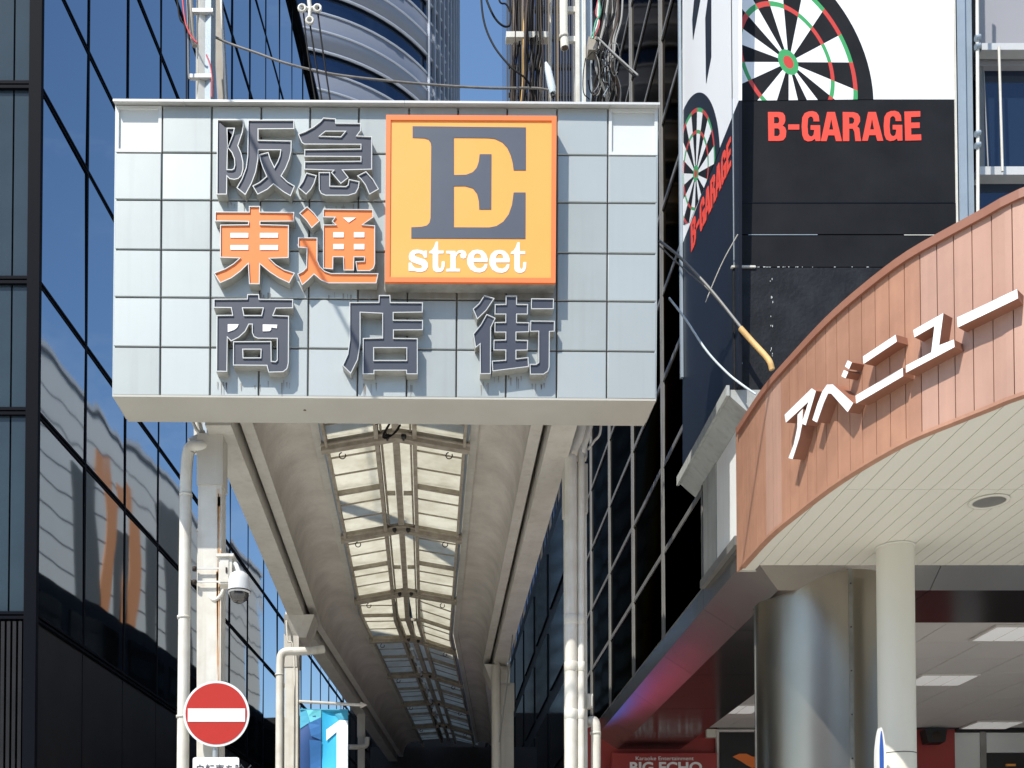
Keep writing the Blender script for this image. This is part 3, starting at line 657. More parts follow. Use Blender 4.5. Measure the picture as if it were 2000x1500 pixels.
q = [P(418, 790, YP+.1), P(414, 866, YP+.1), P(405, 874, YP-.02), P(372, 870, YP-.05), P(366, 890, YP-.03), P(363, 940, YP), P(355, 1700, YP)]
pipe('downpipe', 'thick white downpipe with double elbow left of the near arcade column', bend(q, .1), .058, [P(363, 967, YP), P(359, 1206, YP), P(357, 1400, YP)], n=1)
MB().tube([P(372, 866, YP+.1), P(388, 858, YP+.12), P(400, 862, YP+.16)], .05, 12).build('elbow', bright, [o for o in bpy.data.objects if o.name == 'downpipe'][0])
q = [P(373, 815, YP), P(383, 838, YP), P(393, 852, YP), P(394, 900, YP), P(391, 1000, YP), P(388, 1110, YP), P(387, 1700, YP)]
pipe('conduit', 'thin white conduit running down beside the near left column', q, .016, [P(391, 935, YP), P(388, 1036, YP)])
q = [P(386, 815, YP+.02), P(394, 840, YP+.02), P(399, 860, YP+.02), P(399, 1000, YP+.02), P(397, 1110, YP+.02), P(402, 1150, YP-.02), P(417, 1172, YP-.05), P(433, 1160, YP-.05), P(438, 1140, YP-.05)]
pipe('conduit', 'white conduit curving below the junction box on the left column', q, .017)
q = [P(399, 1170, YP-.02), P(405, 1195, YP-.02), P(420, 1213, YP-.03), P(430, 1222, YP+.1)]
pipe('conduit', 'short grey cable sagging under the junction box', q, .01, m_=cableg)
q = [P(632, 1268, 16.7), P(600, 1272, 16.6), P(549, 1272, 16.6), P(547, 1300, 16.6), P(545, 1700, 16.6)]
pipe('downpipe', 'white downpipe with long elbow at the second left column', bend(q, .12), .062, [P(546, 1318, 16.6)], n=1)
pipe('conduit', 'thin conduit clipped on the second left column', [P(559, 1195, 16.9), P(562, 1250, 16.9), P(575, 1300, 16.92), P(574, 1700, 16.92)], .014)
YR = 11.3
q = [P(1140, 800, YR), P(1131, 850, YR), P(1116, 890, YR), P(1115, 950, YR), P(1115, 1700, YR)]
pipe('downpipe', 'wide pale pipe on the front of the right arcade column', q, .062, [], sleeves=[P(1115, 1210, YR), P(1115, 1302, YR), P(1115, 1395, YR)])
q = [P(1158, 800, YR), P(1147, 850, YR), P(1136, 885, YR), P(1135, 950, YR), P(1135, 1700, YR)]
pipe('conduit', 'narrow pale pipe beside the wide pipe on the right arcade column', q, .036, sleeves=[P(1135, 1210, YR), P(1135, 1302, YR), P(1135, 1395, YR)])
q = [P(1174, 800, YR+.05), P(1172, 845, YR+.05), P(1160, 862, YR+.05), P(1148, 878, YR+.05)]
pipe('conduit', 'short thin bent conduit at the head of the right arcade column', q, .013)
q = [P(1148, 1412, 11.6), P(1152, 1408, 11.5), P(1163, 1408, 11.45), P(1164, 1430, 11.45), P(1163, 1700, 11.45)]
pipe('downpipe', 'white pipe rising to a rounded elbow right of the right column', bend(q, .06), .05, [P(1163, 1432, 11.45)], n=1)
q = [P(969, 1288, 19.8), P(973, 1303, 19.8), P(985, 1306, 19.9), P(992, 1306, 20.0)]
pipe('conduit', 'cream pipe bend under the beam at the deep right column', q, .05, m_=cream)
q = [P(969, 1301, 19.8), P(970, 1700, 19.8)]
pipe('downpipe', 'cream downpipe in front of the deep right column', q, .085, m_=cream, n=1)
MB_ = solo(MB().tube([P(1001, 1240, 17.5), P(990, 1340, 17.6), P(975, 1450, 17.7)], .012, 6), 'hanging_wire', cableg, 'thin slanting wire hanging from the arcade beam by the deep right column', 'cable', P(990, 1340, 17.6))
q = [P(681, 1459, 24), P(700, 1459, 24.1), P(716, 1457, 24.2), P(717, 1440, 24.2)]
pipe('conduit', 'small white pipe bend just right of the banner', bend(q, .06), .055, n=1)
sb = thing('switch_box', 'small cream box on the right arcade column near its clip', 'box', P(1153, 1368, 11.4))
a, b = P(1147, 1382, 11.4), P(1158, 1355, 11.4); MB().box(a.x, b.x, 11.4, 11.5, a.z, b.z).build('case', bright, sb); MB().box(a.x+.01, b.x-.008, 11.39, 11.4, a.z+.012, b.z-.012).build('lid', bright, sb)

# junction box and camera
jb = thing('junction_box', 'cream metal junction box strapped to the left arcade column', 'junction box', P(443, 1110, 10.5))
a, b = P(427, 1140, 10.5), P(453, 1088, 10.5); MB().box(a.x, b.x, 10.5, 10.66, a.z, b.z).build('case', bright, jb)
MB().box(a.x+.013, b.x-.03, 10.492, 10.5, a.z+.015, b.z-.02).build('door', bright, jb); MB().box(a.x-.02, b.x+.02, 10.47, 10.69, b.z, b.z+.025).build('hood', bright, jb)
MB().box((a.x+b.x)/2+.005, (a.x+b.x)/2+.02, 10.483, 10.492, a.z+.1, a.z+.15).build('latch', hookm, jb)
for y in (1111, 1137):
    p = P(384, y, 10.72); MB().box(p.x, a.x, 10.70, 10.715, p.z-.008, p.z+.008).build('strap', coping, jb); MB().lathe(P(380, y, 10.7), [(0, -.02), (.022, -.02), (.022, .02), (0, .02)], 8).build('strap_bolt', hookm, jb)
sc_ = thing('security_camera', 'white dome security camera with smoked dome on the left arcade column', 'camera', P(467, 1150, 10.5))
c = P(467, 1150, 10.5)
MB().lathe(c, [(0, .16), (.05, .158), (.085, .13), (.10, .08), (.103, -.02), (.103, -.045), (.085, -.045)], 28).build('housing', camgrey, sc_)
MB().lathe(c, [(.094, -.044)]+[(.094*math.cos(t), -.044-.095*math.sin(t)) for t in [R(10*k) for k in range(1, 10)]], 24).build('dome', camdome, sc_)
MB().lathe(c, [(.104, -.03), (.107, -.03), (.107, -.02), (.104, -.02)], 28).build('ring', hookm, sc_)
MB().tube([P(452, 1108, 10.55), P(460, 1100, 10.52), c+Vector((0, 0, .15))], .022, 10).build('arm', camgrey, sc_)

# no entry sign
ne = thing('no_entry_sign', 'round red no-entry sign with white bar on the left arcade column', 'road sign', P(422, 1500, 10.6))
YN = 10.55; cc = P(422.5, 1394, YN); rr = 65/F*YN
MB().disc(cc, rr, 0, .012).build('plate', signwhite, ne)
MB().disc(cc, rr-.022, -.0035, -.0005).build('red_disc', signred, ne)
a, b = P(367, 1410, YN), P(479, 1384, YN); MB().box(a.x, b.x, YN-.008, YN-.0038, a.z, b.z).build('white_bar', signwhite, ne)
MB().tube([P(421, 1462, YN+.05), P(421, 1650, YN+.05)], .03, 10).build('post', signback, ne)
MB().box(cc.x-.2, cc.x+.2, YN+.014, YN+.04, cc.z+.1, cc.z+.13).build('clamp', signback, ne); MB().box(cc.x-.2, cc.x+.2, YN+.014, YN+.04, cc.z-.13, cc.z-.1).build('clamp', signback, ne)
a, b = P(376, 1560, YN-.01), P(467, 1479, YN-.01)
rc = .02; xs_ = [(a.x+rc, b.z), (b.x-rc, b.z), (b.x-.005, b.z-.006), (b.x, b.z-rc), (b.x, a.z), (a.x, a.z), (a.x, b.z-rc), (a.x+.005, b.z-.006)]
pl = MB().prism([[Vector((x, YN-.01, z)) for x, z in xs_]], (0, .006, 0)).build('lower_plate', whitev, ne)
tb = P(381, 1513, YN-.014); s_ = .112
try:
    text('自転車を除く', 1., lambda x, y, z: (tb.x+x*s_*.82, YN-.0145+z, tb.z+y*s_*1.05), inkm, 'printed_text', ne, depth=.002, space=1.02)['kind'] = 'stuff'
except Exception as e: print('text', e)

# banner
bn = thing('street_banner', 'blue hanging banner with a large white number 1 beside the second column', 'banner', P(632, 1560, 15.8))
YB = 15.8
MB().tube([P(584, 1370, YB), P(704, 1377, YB)], .022, 8).build('arm', cream, bn)
MB().lathe(P(704, 1377, YB), [(.05, 0), (.0, .1)], 10, 0, 'x').build('finial', cream, bn)
BQ = zm(330, 1180, 4.687)
def bpt(px, py, off=0):
    wv = .03*math.sin((px-585)/95*7+py*.02)+.015*math.sin(py*.06)
    return P(px, py, YB+wv-off)
def bpoly(l, m_, nm, off, zo=True):
    l = BQ(l) if zo else l; L_ = []
    for i in range(len(l)):
        p, q2 = l[i], l[(i+1) % len(l)]; k = max(1, int(math.hypot(q2[0]-p[0], q2[1]-p[1])/12))
        for j in range(k): L_.append((p[0]+(q2[0]-p[0])*j/k, p[1]+(q2[1]-p[1])*j/k))
    return MB().prism([[bpt(x, y, off) for x, y in L_]], (0, .002, 0)).build(nm, m_, bn)
def bgrid(x0, x1, y0, y1, m_, nm, off):
    nx_, ny_ = 10, 14; mb = MB(); vs = [bpt(x0+(x1-x0)*i/nx_, y0+(y1-y0)*j/ny_, off) for j in range(ny_+1) for i in range(nx_+1)]
    mb.add(vs, [(j*(nx_+1)+i, j*(nx_+1)+i+1, (j+1)*(nx_+1)+i+1, (j+1)*(nx_+1)+i) for j in range(ny_) for i in range(nx_)], 0, True); mb.build(nm, m_, bn)
bgrid(586, 628, 1386, 1700, ban['navy'], 'cloth', 0); bgrid(628.2, 680, 1387, 1700, ban['cyan'], 'cloth', 0)
bpoly([(1200, 965), (1255, 968), (1290, 1080), (1200, 1140)], ban['teal'], 'printed_shape', .012)
bpoly([(1257, 968), (1393, 970), (1393, 1035), (1292, 1082)], ban['light'], 'printed_shape', .012)
bpoly([(1275, 1090), (1393, 1037), (1393, 1245), (1300, 1205)], ban['mid'], 'printed_shape', .012)
bpoly([(1285, 1240), (1393, 1250), (1393, 1700), (1300, 1700)], ban['mid'], 'printed_shape', .018)
bpoly([(1398, 970), (1636, 975), (1636, 1055), (1560, 1062), (1500, 990)], ban['teal'], 'printed_shape', .012)
bpoly([(1565, 1060), (1637, 1065), (1637, 1800), (1532, 1800), (1535, 1170), (1440, 1250), (1440, 1150)], ban['white'], 'number_one', .02)
MB().tube([P(586, 1386, YB), P(680, 1387, YB)], .012, 8).build('hem', ban['teal'], bn)

# ------------------------------------------------------------------ main signboard
YF = 10.0
sg = thing('arcade_signboard', 'large pale panelled arcade sign with dark and orange Japanese letters and E street box', 'sign', P(750, 800, YF+.2))
colt = [225, 317, 414, 510.5, 606, 701, 799, 895, 991, 1088, 1188, 1286]; colb = [219, 312.5, 410, 505, 601, 698, 794, 891, 988, 1087, 1185, 1282]
rowl = [205, 297.5, 390, 487, 580, 677, 772.5]; rowr = [211, 304, 397, 496, 589.5, 687, 780.5]
def gp(i, j):
    u = (colt[i]-225)/1061; t = (j)/6; y = rowl[j]+(rowr[j]-rowl[j])*u; f = (y-205)/570
    return colt[i]+(colb[i]-colt[i])*f, y
cor = [P(*gp(0, 0), YF), P(*gp(11, 0), YF), P(*gp(11, 6), YF), P(*gp(0, 6), YF)]
def sh(p, dx, dz): return p+Vector((dx, 0, dz))
fr = [c+Vector((0, .022, 0)) for c in cor]; fr = [sh(fr[0], .02, -.02), sh(fr[1], -.02, -.02), sh(fr[2], -.02, .012), sh(fr[3], .02, .012)]
bk = [Vector((c.x, YF+.44, c.z)) for c in fr]
MB().hexa(fr, bk).build('box_frame', joint, sg)
for i in range(11):
    for j in range(6):
        g = .0062
        a, b, c, d = [P(*gp(*q), YF) for q in ((i, j), (i+1, j), (i+1, j+1), (i, j+1))]
        corner = j == 0 and i in (0, 10)
        L_ = [sh(a, g, -g), sh(b, -g, -g), sh(c, -g, g), sh(d, g, g)]
        if corner:
            t_ = .028; I_ = [sh(a, t_+g, -t_-g), sh(b, -t_-g, -t_-g), sh(c, -t_-g, t_+g), sh(d, t_+g, t_+g)]
            fo = MB()
            for q in range(4): fo.hexa([L_[q], L_[(q+1) % 4], I_[(q+1) % 4], I_[q]], [v+Vector((0, .03, 0)) for v in (L_[q], L_[(q+1) % 4], I_[(q+1) % 4], I_[q])])
            pf = fo.build('corner_panel', alu_white, sg, label='white recessed corner panel')
            MB().prism([[v+Vector((0, .019, 0)) for v in I_]], (0, .002, 0)).build('inset_face', alu_white, pf)
        else:
            # slightly pillowed tray: bevelled edge
            e = .006; ty = random.uniform(-.0012, .0012); tz = random.uniform(-.0015, .0015)
            L2 = [sh(L_[0], e, -e), sh(L_[1], -e, -e), sh(L_[2], -e, e), sh(L_[3], e, e)]
            off = [ty+tz, -ty+tz, -ty-tz, ty-tz]
            mb = MB(); A = [v+Vector((0, .006, 0)) for v in L_]; B = [v+Vector((0, off[q], 0)) for q, v in enumerate(L2)]; D = [v+Vector((0, .02, 0)) for v in L_]
            mb.add(A+B+D, [(4, 5, 6, 7)]+[(q, (q+1) % 4, 4+(q+1) % 4, 4+q) for q in range(4)]+[(q, (q+1) % 4, 8+(q+1) % 4, 8+q) for q in range(4)]+[(8, 9, 10, 11)])
            mb.build('panel', alu4 if (j == 3 and i in (5, 6, 7, 8)) else alu2 if (j == 4 and i in (5, 6, 7, 8)) else random.choice([alu, alu2, alu3]), sg)
# side cheeks, coping, underside
for (t_, b_, s) in ((cor[0], cor[3], -1), (cor[1], cor[2], 1)):
    MB().hexa([Vector((t_.x, YF+.004, t_.z)), Vector((t_.x-.019*s, YF+.004, t_.z)), Vector((b_.x-.019*s, YF+.004, b_.z)), Vector((b_.x, YF+.004, b_.z))], [Vector((t_.x, YF+.46, t_.z)), Vector((t_.x-.019*s, YF+.46, t_.z)), Vector((b_.x-.019*s, YF+.46, b_.z)), Vector((b_.x, YF+.46, b_.z))]).build('side_sheet', alu, sg)
tp = [(220, 193), (358, 193.8), (790, 196.3), (1193, 199.2), (1289, 200)]
bo = [(224, 204), (359, 205), (790, 208), (1193, 211), (1286, 212)]
for i in range(4):
    A = P(*tp[i], YF-.07); B = P(*tp[i+1], YF-.07); Cc = P(*bo[i+1], YF); D = P(*bo[i], YF)
    dx = .002
    A = sh(A, dx, 0); D = sh(D, dx, 0); A2 = A+Vector((0, 0, -.02)); B2 = B+Vector((0, 0, -.02))
    L_ = [A, A2, D, Vector((D.x, YF+.5, D.z)), Vector((A.x, YF+.5, A.z))]; M_ = [B, B2, Cc, Vector((Cc.x, YF+.5, Cc.z)), Vector((B.x, YF+.5, B.z))]
    MB().hexa(L_, M_).build('coping', coping, sg)
bl, br = P(219.5, 774.5, YF), P(1281.5, 783, YF)
U = [bl, br, Vector((br.x-.02, YF+.47, br.z-.012)), Vector((bl.x+.02, YF+.47, bl.z-.012))]
ub = MB().hexa(U, [v+Vector((0, 0, .018)) for v in U]).build('underside', under, sg)
for px, py in ((596, 800), (897, 801), (1196, 806)):
    p = P(px, py, 10.25); MB().lathe(Vector((p.x, 10.22, bl.z-.01)), [(0, -.012), (.014, -.012), (.014, .006)], 10).build('drain_hole', joint, sg)

def channel(loops_list, mface, depth, Yf, name='channel_letter', inlays=()):
    """built-up letter: returns, thin rim, face set back"""
    body = MB(); face = MB()
    for loops in loops_list:
        outs = []
        for li, l in enumerate(loops):
            p2 = [(v.x, v.z) for v in [P(x, y, Yf) for x, y in l]]
            if (area(p2) > 0) != (li == 0): p2 = p2[::-1]
            i2 = inset(p2, .0075); n = len(p2); outs.append(i2)
            vs = [(x, Yf+depth, z) for x, z in p2]+[(x, Yf, z) for x, z in p2]+[(x, Yf, z) for x, z in i2]+[(x, Yf+.016, z) for x, z in i2]
            for ring, mi in ((0, 0), (1, 1), (2, 1)): body.add(vs, [(ring*n+k, ring*n+(k+1) % n, (ring+1)*n+(k+1) % n, (ring+1)*n+k) for k in range(n)], mi)
        face.poly([[Vector((x, Yf+.012, z)) for x, z in o] for o in outs])
    o = body.build(name, [ret, rim], sg); face.build('letter_face', mface, o)
    for l in inlays: MB().prism([[P(x, y, Yf+.006) for x, y in l]], (0, .005, 0)).build('inlay', whitev, o)
    return o
YL = YF-.10
Z1 = zm(400, 210, 5.556); Z2 = zm(400, 400, 5.556); Z4 = zm(400, 560, 4.348); Z5 = zm(840, 560, 4.348)
han = [[[(133, 128), (422, 128), (421, 200), (410, 270), (362, 413), (395, 490), (418, 590), (418, 670), (400, 735), (365, 772), (320, 783), (268, 775), (242, 748), (240, 943), (128, 943)], [(245, 228), (315, 228), (298, 300), (248, 432)], [(248, 436), (292, 490), (318, 555), (322, 620), (312, 660), (290, 670), (244, 668)]],
 [[(467, 132), (970, 132), (970, 232), (582, 235), (582, 350), (942, 358), (940, 470), (920, 560), (880, 660), (832, 740), (900, 805), (978, 850), (932, 962), (850, 915), (745, 832), (680, 890), (572, 945), (515, 848), (590, 810), (668, 745), (630, 660), (600, 570), (588, 508), (690, 482), (715, 560), (755, 642), (790, 580), (812, 520), (820, 462), (583, 462), (580, 560), (555, 700), (510, 820), (440, 950), (343, 870), (400, 770), (445, 650), (462, 520)]]]
kyu = [[[(1010, 285), (1090, 255), (1180, 205), (1250, 150), (1285, 108), (1420, 118), (1424, 165), (1695, 168), (1695, 250), (1655, 303), (1815, 312), (1815, 672), (1500, 680), (1562, 760), (1475, 828), (1370, 705), (1392, 682), (1080, 672), (1080, 583), (1690, 578), (1690, 535), (1080, 532), (1080, 452), (1690, 445), (1690, 402), (1078, 400), (1050, 380)], [(1250, 307), (1310, 260), (1520, 260), (1475, 313)]],
 [[(1100, 705), (1215, 735), (1190, 820), (1155, 885), (1100, 945), (1010, 868), (1060, 800)]],
 [[(1235, 700), (1360, 700), (1360, 848), (1530, 852), (1552, 835), (1562, 775), (1680, 800), (1670, 870), (1640, 930), (1560, 955), (1310, 955), (1260, 935), (1238, 890)]],
 [[(1650, 740), (1750, 690), (1830, 780), (1890, 885), (1785, 945), (1740, 840), (1690, 775)]]]
tou = [[[(478, 12), (600, 12), (600, 74), (970, 78), (968, 180), (603, 183), (603, 210), (912, 218), (910, 576), (705, 583), (770, 645), (860, 700), (978, 738), (918, 850), (800, 795), (700, 730), (600, 645), (595, 862), (480, 860), (468, 642), (390, 720), (290, 795), (165, 850), (95, 738), (220, 690), (310, 635), (372, 580), (165, 572), (165, 215), (470, 211), (470, 183), (110, 178), (110, 72), (478, 74)]]]
tsu = [[[(1110, 15), (1185, 85), (1250, 172), (1160, 255), (1100, 170), (1022, 90)]],
 [[(1012, 352), (1222, 355), (1222, 600), (1250, 665), (1300, 715), (1370, 740), (1885, 742), (1862, 852), (1340, 852), (1260, 820), (1185, 755), (1120, 820), (1055, 875), (1003, 748), (1060, 720), (1100, 680), (1105, 470), (1012, 462)]],
 [[(1283, 42), (1825, 48), (1830, 135), (1718, 213), (1848, 222), (1848, 640), (1832, 690), (1790, 718), (1652, 718), (1634, 612), (1728, 608), (1728, 568), (1622, 568), (1618, 712), (1505, 712), (1500, 568), (1395, 568), (1392, 700), (1283, 690), (1283, 213), (1415, 213), (1377, 178), (1407, 138), (1283, 135)]]]
sho = [[[(360, 62), (460, 62), (463, 102), (750, 105), (748, 182), (605, 184), (582, 240), (715, 246), (712, 650), (700, 698), (665, 725), (540, 728), (525, 670), (240, 668), (240, 463), (565, 461), (567, 630), (600, 633), (612, 620), (612, 441), (450, 440), (415, 425), (400, 390), (400, 320), (375, 320), (345, 380), (290, 430), (222, 464), (193, 432), (190, 722), (97, 720), (100, 240), (233, 238), (222, 180), (75, 178), (75, 102), (358, 100)], [(323, 182), (493, 182), (480, 240), (335, 240)], [(325, 533), (475, 533), (472, 600), (328, 600)]]]
ten = [[[(1478, 70), (1575, 70), (1578, 130), (1852, 132), (1850, 218), (1603, 221), (1603, 280), (1853, 282), (1852, 368), (1605, 370), (1605, 434), (1808, 437), (1808, 743), (1712, 743), (1710, 712), (1440, 712), (1440, 743), (1340, 742), (1342, 435), (1507, 431), (1507, 228), (1322, 219), (1322, 480), (1300, 620), (1240, 740), (1168, 668), (1212, 570), (1228, 450), (1228, 130), (1476, 129)], [(1437, 520), (1712, 520), (1712, 622), (1437, 622)]]]
gai = [[[(460, 70), (548, 97), (480, 200), (400, 278), (362, 188), (415, 140)]], [[(480, 230), (557, 265), (518, 345), (516, 740), (425, 742), (422, 490), (385, 520), (365, 400), (430, 320)]],
 [[(642, 75), (738, 75), (738, 145), (832, 147), (830, 235), (738, 235), (738, 300), (844, 302), (842, 385), (733, 388), (733, 450), (832, 452), (830, 540), (733, 542), (733, 608), (835, 597), (840, 680), (530, 718), (525, 628), (640, 620), (640, 540), (538, 540), (540, 450), (640, 448), (640, 388), (547, 388), (548, 300), (640, 298), (640, 235), (548, 235), (550, 147), (642, 145)]],
 [[(858, 98), (1052, 100), (1050, 190), (858, 190)]], [[(852, 287), (1060, 289), (1058, 380), (1017, 382), (1015, 680), (1003, 718), (965, 745), (850, 745), (845, 655), (900, 655), (920, 640), (920, 380), (850, 382)]]]
def app(z, g): return [[z(l) for l in loops] for loops in g]
def rect(a, b, c, d): return [(a, b), (c, b), (c, d), (a, d)]
channel(app(Z1, han), navy, .10, YL); channel(app(Z1, kyu), navy, .10, YL)
channel(app(Z2, tou), orange, .10, YL, inlays=[Z2(rect(*q)) for q in ((278, 305, 472, 355), (597, 305, 795, 355), (278, 437, 472, 487), (597, 437, 795, 489))])
channel(app(Z2, tsu), orange, .10, YL, inlays=[Z2(q) for q in (rect(1395, 297, 1507, 352), rect(1618, 297, 1732, 352), rect(1395, 425, 1507, 480), rect(1618, 425, 1732, 482), [(1498, 138), (1640, 138), (1562, 192)])])
channel(app(Z4, sho), navy, .10, YL, inlays=[Z4(q) for q in ([(195, 318), (288, 318), (275, 345), (250, 365), (195, 385)], [(492, 320), (615, 322), (612, 352), (565, 345), (562, 365), (550, 376), (492, 378)])])
channel(app(Z4, ten), navy, .10, YL); channel(app(Z5, gai), navy, .10, YL)
random.seed(31)
for px0, px1, py0, n_ in ((424, 512, 741, 9), (522, 566, 737, 5), (708, 735, 742, 4), (795, 815, 742, 4), (937, 958, 742, 4), (962, 1030, 728, 8), (1035, 1066, 742, 5), (430, 505, 388, 5), (630, 700, 392, 6), (508, 536, 566, 4), (640, 735, 566, 7)):
    g_ = MB()
    for q in range(n_):
        p = P(random.uniform(px0, px1), py0+random.uniform(4, 12), YF-.003); l_ = random.uniform(.03, .13); w_ = random.uniform(.0025, .008)
        g_.prism([[p+Vector((-w_, 0, 0)), p+Vector((w_, 0, 0)), p+Vector((w_*.3, 0, -l_)), p+Vector((-w_*.2, 0, -l_*.9))]], (0, .001, 0))
    g_ = g_.build('grime_streaks', alu4, sg); g_['kind'] = 'stuff'
# E street light box
YE_ = YF-.165; Z3 = zm(740, 210, 3.571)
O_ = Z3([(50, 50), (1240, 57), (1232, 1222), (42, 1215)]); I_ = Z3([(82, 85), (1206, 90), (1200, 1188), (75, 1183)])
Op = [P(x, y, YE_) for x, y in O_]; Ip = [P(x, y, YE_) for x, y in I_]
lb = MB()
for q in range(4):
    A = [Op[q], Op[(q+1) % 4], Ip[(q+1) % 4], Ip[q]]; lb.hexa(A, [v+Vector((0, .03, 0)) for v in A])
lb = lb.build('light_box', boxframe, sg)
MB().hexa([v+Vector((0, .031, 0)) for v in Op], [Vector((v.x, YF+.004, v.z)) for v in Op]).build('box_return', ret, lb)
MB().hexa([v+Vector((0, .012, 0)) for v in Ip], [v+Vector((0, .028, 0)) for v in Ip]).build('box_face', boxface, lb)
for q in range(4):
    pass
YV = YE_+.0085
E_ = [(235, 130), (1025, 138), (1025, 437), (940, 437), (932, 380), (918, 330), (895, 280), (860, 242), (810, 218), (760, 212), (523, 210), (523, 470), (610, 468), (655, 450), (682, 420), (696, 380), (703, 325), (785, 325), (783, 710), (700, 710), (697, 650), (684, 600), (655, 563), (600, 547), (523, 548), (523, 835), (770, 836), (820, 826), (868, 795), (905, 745), (928, 680), (940, 592), (1023, 592), (1022, 915), (226, 912), (226, 835), (300, 831), (335, 822), (353, 803), (360, 770), (365, 270), (360, 242), (345, 222), (315, 213), (235, 210)]
MB().prism([[P(x, y, YV) for x, y in Z3(E_)]], (0, .003, 0)).build('letter_e', slate, lb)
Z6 = zm(790, 460, 8)
t1 = [(525, 95), (528, 235), (612, 235), (612, 280), (528, 282), (528, 470), (533, 500), (548, 515), (565, 510), (578, 480), (582, 405), (630, 405), (628, 480), (605, 545), (560, 572), (500, 572), (455, 545), (442, 500), (442, 282), (385, 278), (390, 245), (430, 225), (465, 170), (490, 95)]
e1 = [(1298, 415), (1078, 415), (1090, 465), (1130, 505), (1190, 512), (1235, 485), (1255, 445), (1295, 445), (1290, 500), (1250, 555), (1180, 580), (1100, 570), (1030, 530), (985, 450), (980, 370), (1005, 290), (1060, 235), (1140, 218), (1220, 235), (1275, 290), (1300, 360)]
eh = [(1080, 352), (1198, 352), (1195, 310), (1170, 285), (1125, 280), (1095, 305)]
S_ = [[[(352, 235), (352, 345), (310, 345), (285, 300), (240, 278), (180, 282), (158, 300), (170, 325), (230, 345), (320, 375), (362, 425), (368, 490), (335, 545), (270, 570), (200, 568), (150, 550), (120, 552), (65, 552), (65, 425), (110, 425), (125, 465), (160, 500), (210, 512), (260, 510), (278, 490), (265, 465), (200, 445), (120, 415), (75, 375), (68, 320), (85, 265), (130, 228), (200, 218), (260, 228), (305, 245), (320, 235)]],
 [t1], [[(650, 238), (795, 240), (800, 275), (840, 235), (900, 225), (950, 245), (972, 300), (960, 345), (920, 362), (880, 345), (872, 305), (890, 270), (860, 268), (825, 295), (800, 345), (800, 515), (870, 520), (868, 562), (650, 562), (655, 520), (718, 515), (718, 285), (655, 280)]],
 [e1, eh], [[(x+345, y+5) for x, y in e1], [(x+345, y+5) for x, y in eh]], [[(x+1275, y+10) for x, y in t1]]]
for g in S_: MB().prism([[P(x, y, YV) for x, y in Z6(l)] for l in g], (0, .003, 0)).build('printed_letter', streetv, lb)

# ------------------------------------------------------------------ brown curved canopy
ZB = onz(1438, 1110, 5.14).z
edge_px = [(1438, 1110), (1500, 1050), (1560, 1000), (1627, 949), (1700, 903), (1777, 861), (1862, 826), (1930, 799), (2000, 772)]
base = [onz(x, y, ZB) for x, y in edge_px]
base = [Vector((p.x, p.y)) for p in base]; base[0] = Vector((3.0, base[0].y))
ext = [Vector((4.3, 6.95)), Vector((4.9, 6.5)), Vector((5.7, 6.1)), Vector((6.7, 5.85))]
cur = crom([Vector((p.x, p.y, 0)) for p in base+ext], 6); cur = [Vector((p.x, p.y)) for p in cur]
ZTOP = EYE+(ZB-EYE)*1.385
def cnorm(i):
    t = (cur[min(i+1, len(cur)-1)]-cur[max(i-1, 0)]).normalized(); n_ = Vector((-t.y, t.x))
    return -n_ if n_.x > 0 else n_
def hitc(px, py, off=0.):                          # ray against the curved wall, pushed outwards by off
    a, b = ray(px, py); pl_ = [c+cnorm(i)*off for i, c in enumerate(cur)]; pl_ = [pl_[0]+(pl_[0]-pl_[1])*20]+pl_
    for i in range(len(pl_)-1):
        p1, q1 = pl_[i], pl_[i+1]; f0 = p1.x-a*p1.y; f1 = q1.x-a*q1.y
        if f0*f1 <= 0 and f0 != f1:
            r = p1.lerp(q1, f0/(f0-f1)); n_ = cnorm(max(i-1, 0)); return Vector((r.x, r.y, EYE+b*r.y)), Vector((n_.x, n_.y, 0))
    return None, None
cp = thing('curved_canopy', 'brown curved canopy with white Japanese letters and pale boarded underside', 'canopy', (4.2, 9.5, ZB))
# panels
seams = [1438+.5, 1451, 1463, 1478.7, 1494.5, 1509, 1525.5, 1542, 1559, 1576, 1594, 1614, 1635.7, 1659.8, 1684.6, 1711.4, 1739, 1769.3, 1800.3, 1833.4, 1866.5, 1902.8, 1941.7, 1982, 2024, 2068]
def curpt(px, py=900):
    r, n_ = hitc(px, py); return r, n_
lens = [0]
for i in range(len(cur)-1): lens.append(lens[-1]+(cur[i+1]-cur[i]).length)
def at(s):
    s = max(0, min(s, lens[-1]-1e-4)); i = max(k for k in range(len(lens)-1) if lens[k] <= s); t = (s-lens[i])/(lens[i+1]-lens[i]); p = cur[i].lerp(cur[i+1], t)
    d = (cur[min(i+1, len(cur)-1)]-cur[i]).normalized(); n_ = Vector((d.y, -d.x)); n_ = -n_ if n_.x > 0 else n_; return p, n_
def sof(px):
    a, _ = ray(px, 800); best = 0
    for i in range(len(cur)-1):
        f0 = cur[i].x-a*cur[i].y; f1 = cur[i+1].x-a*cur[i+1].y
        if f0*f1 <= 0 and f0 != f1: return lens[i]+(lens[i+1]-lens[i])*f0/(f0-f1)
    return 0
ss = [0]+[sof(x) for x in seams[1:]]; 
while ss[-1] < lens[-1]-.25: ss.append(ss[-1]+.22)
def strip(s0, s1, z0, z1, out_, th, nm, m_, par, k=3, tk=0):
    L_ = [at(s0+(s1-s0)*i/k) for i in range(k+1)]
    A = [Vector((p.x+n_.x*out_, p.y+n_.y*out_, 0)) for p, n_ in L_]; B = [Vector((p.x+n_.x*(out_-th), p.y+n_.y*(out_-th), 0)) for p, n_ in reversed(L_)]
    lo = [v+Vector((0, 0, z0)) for v in A+B]
    return MB().prism([lo], (0, 0, z1-z0)).build(nm, m_, par)
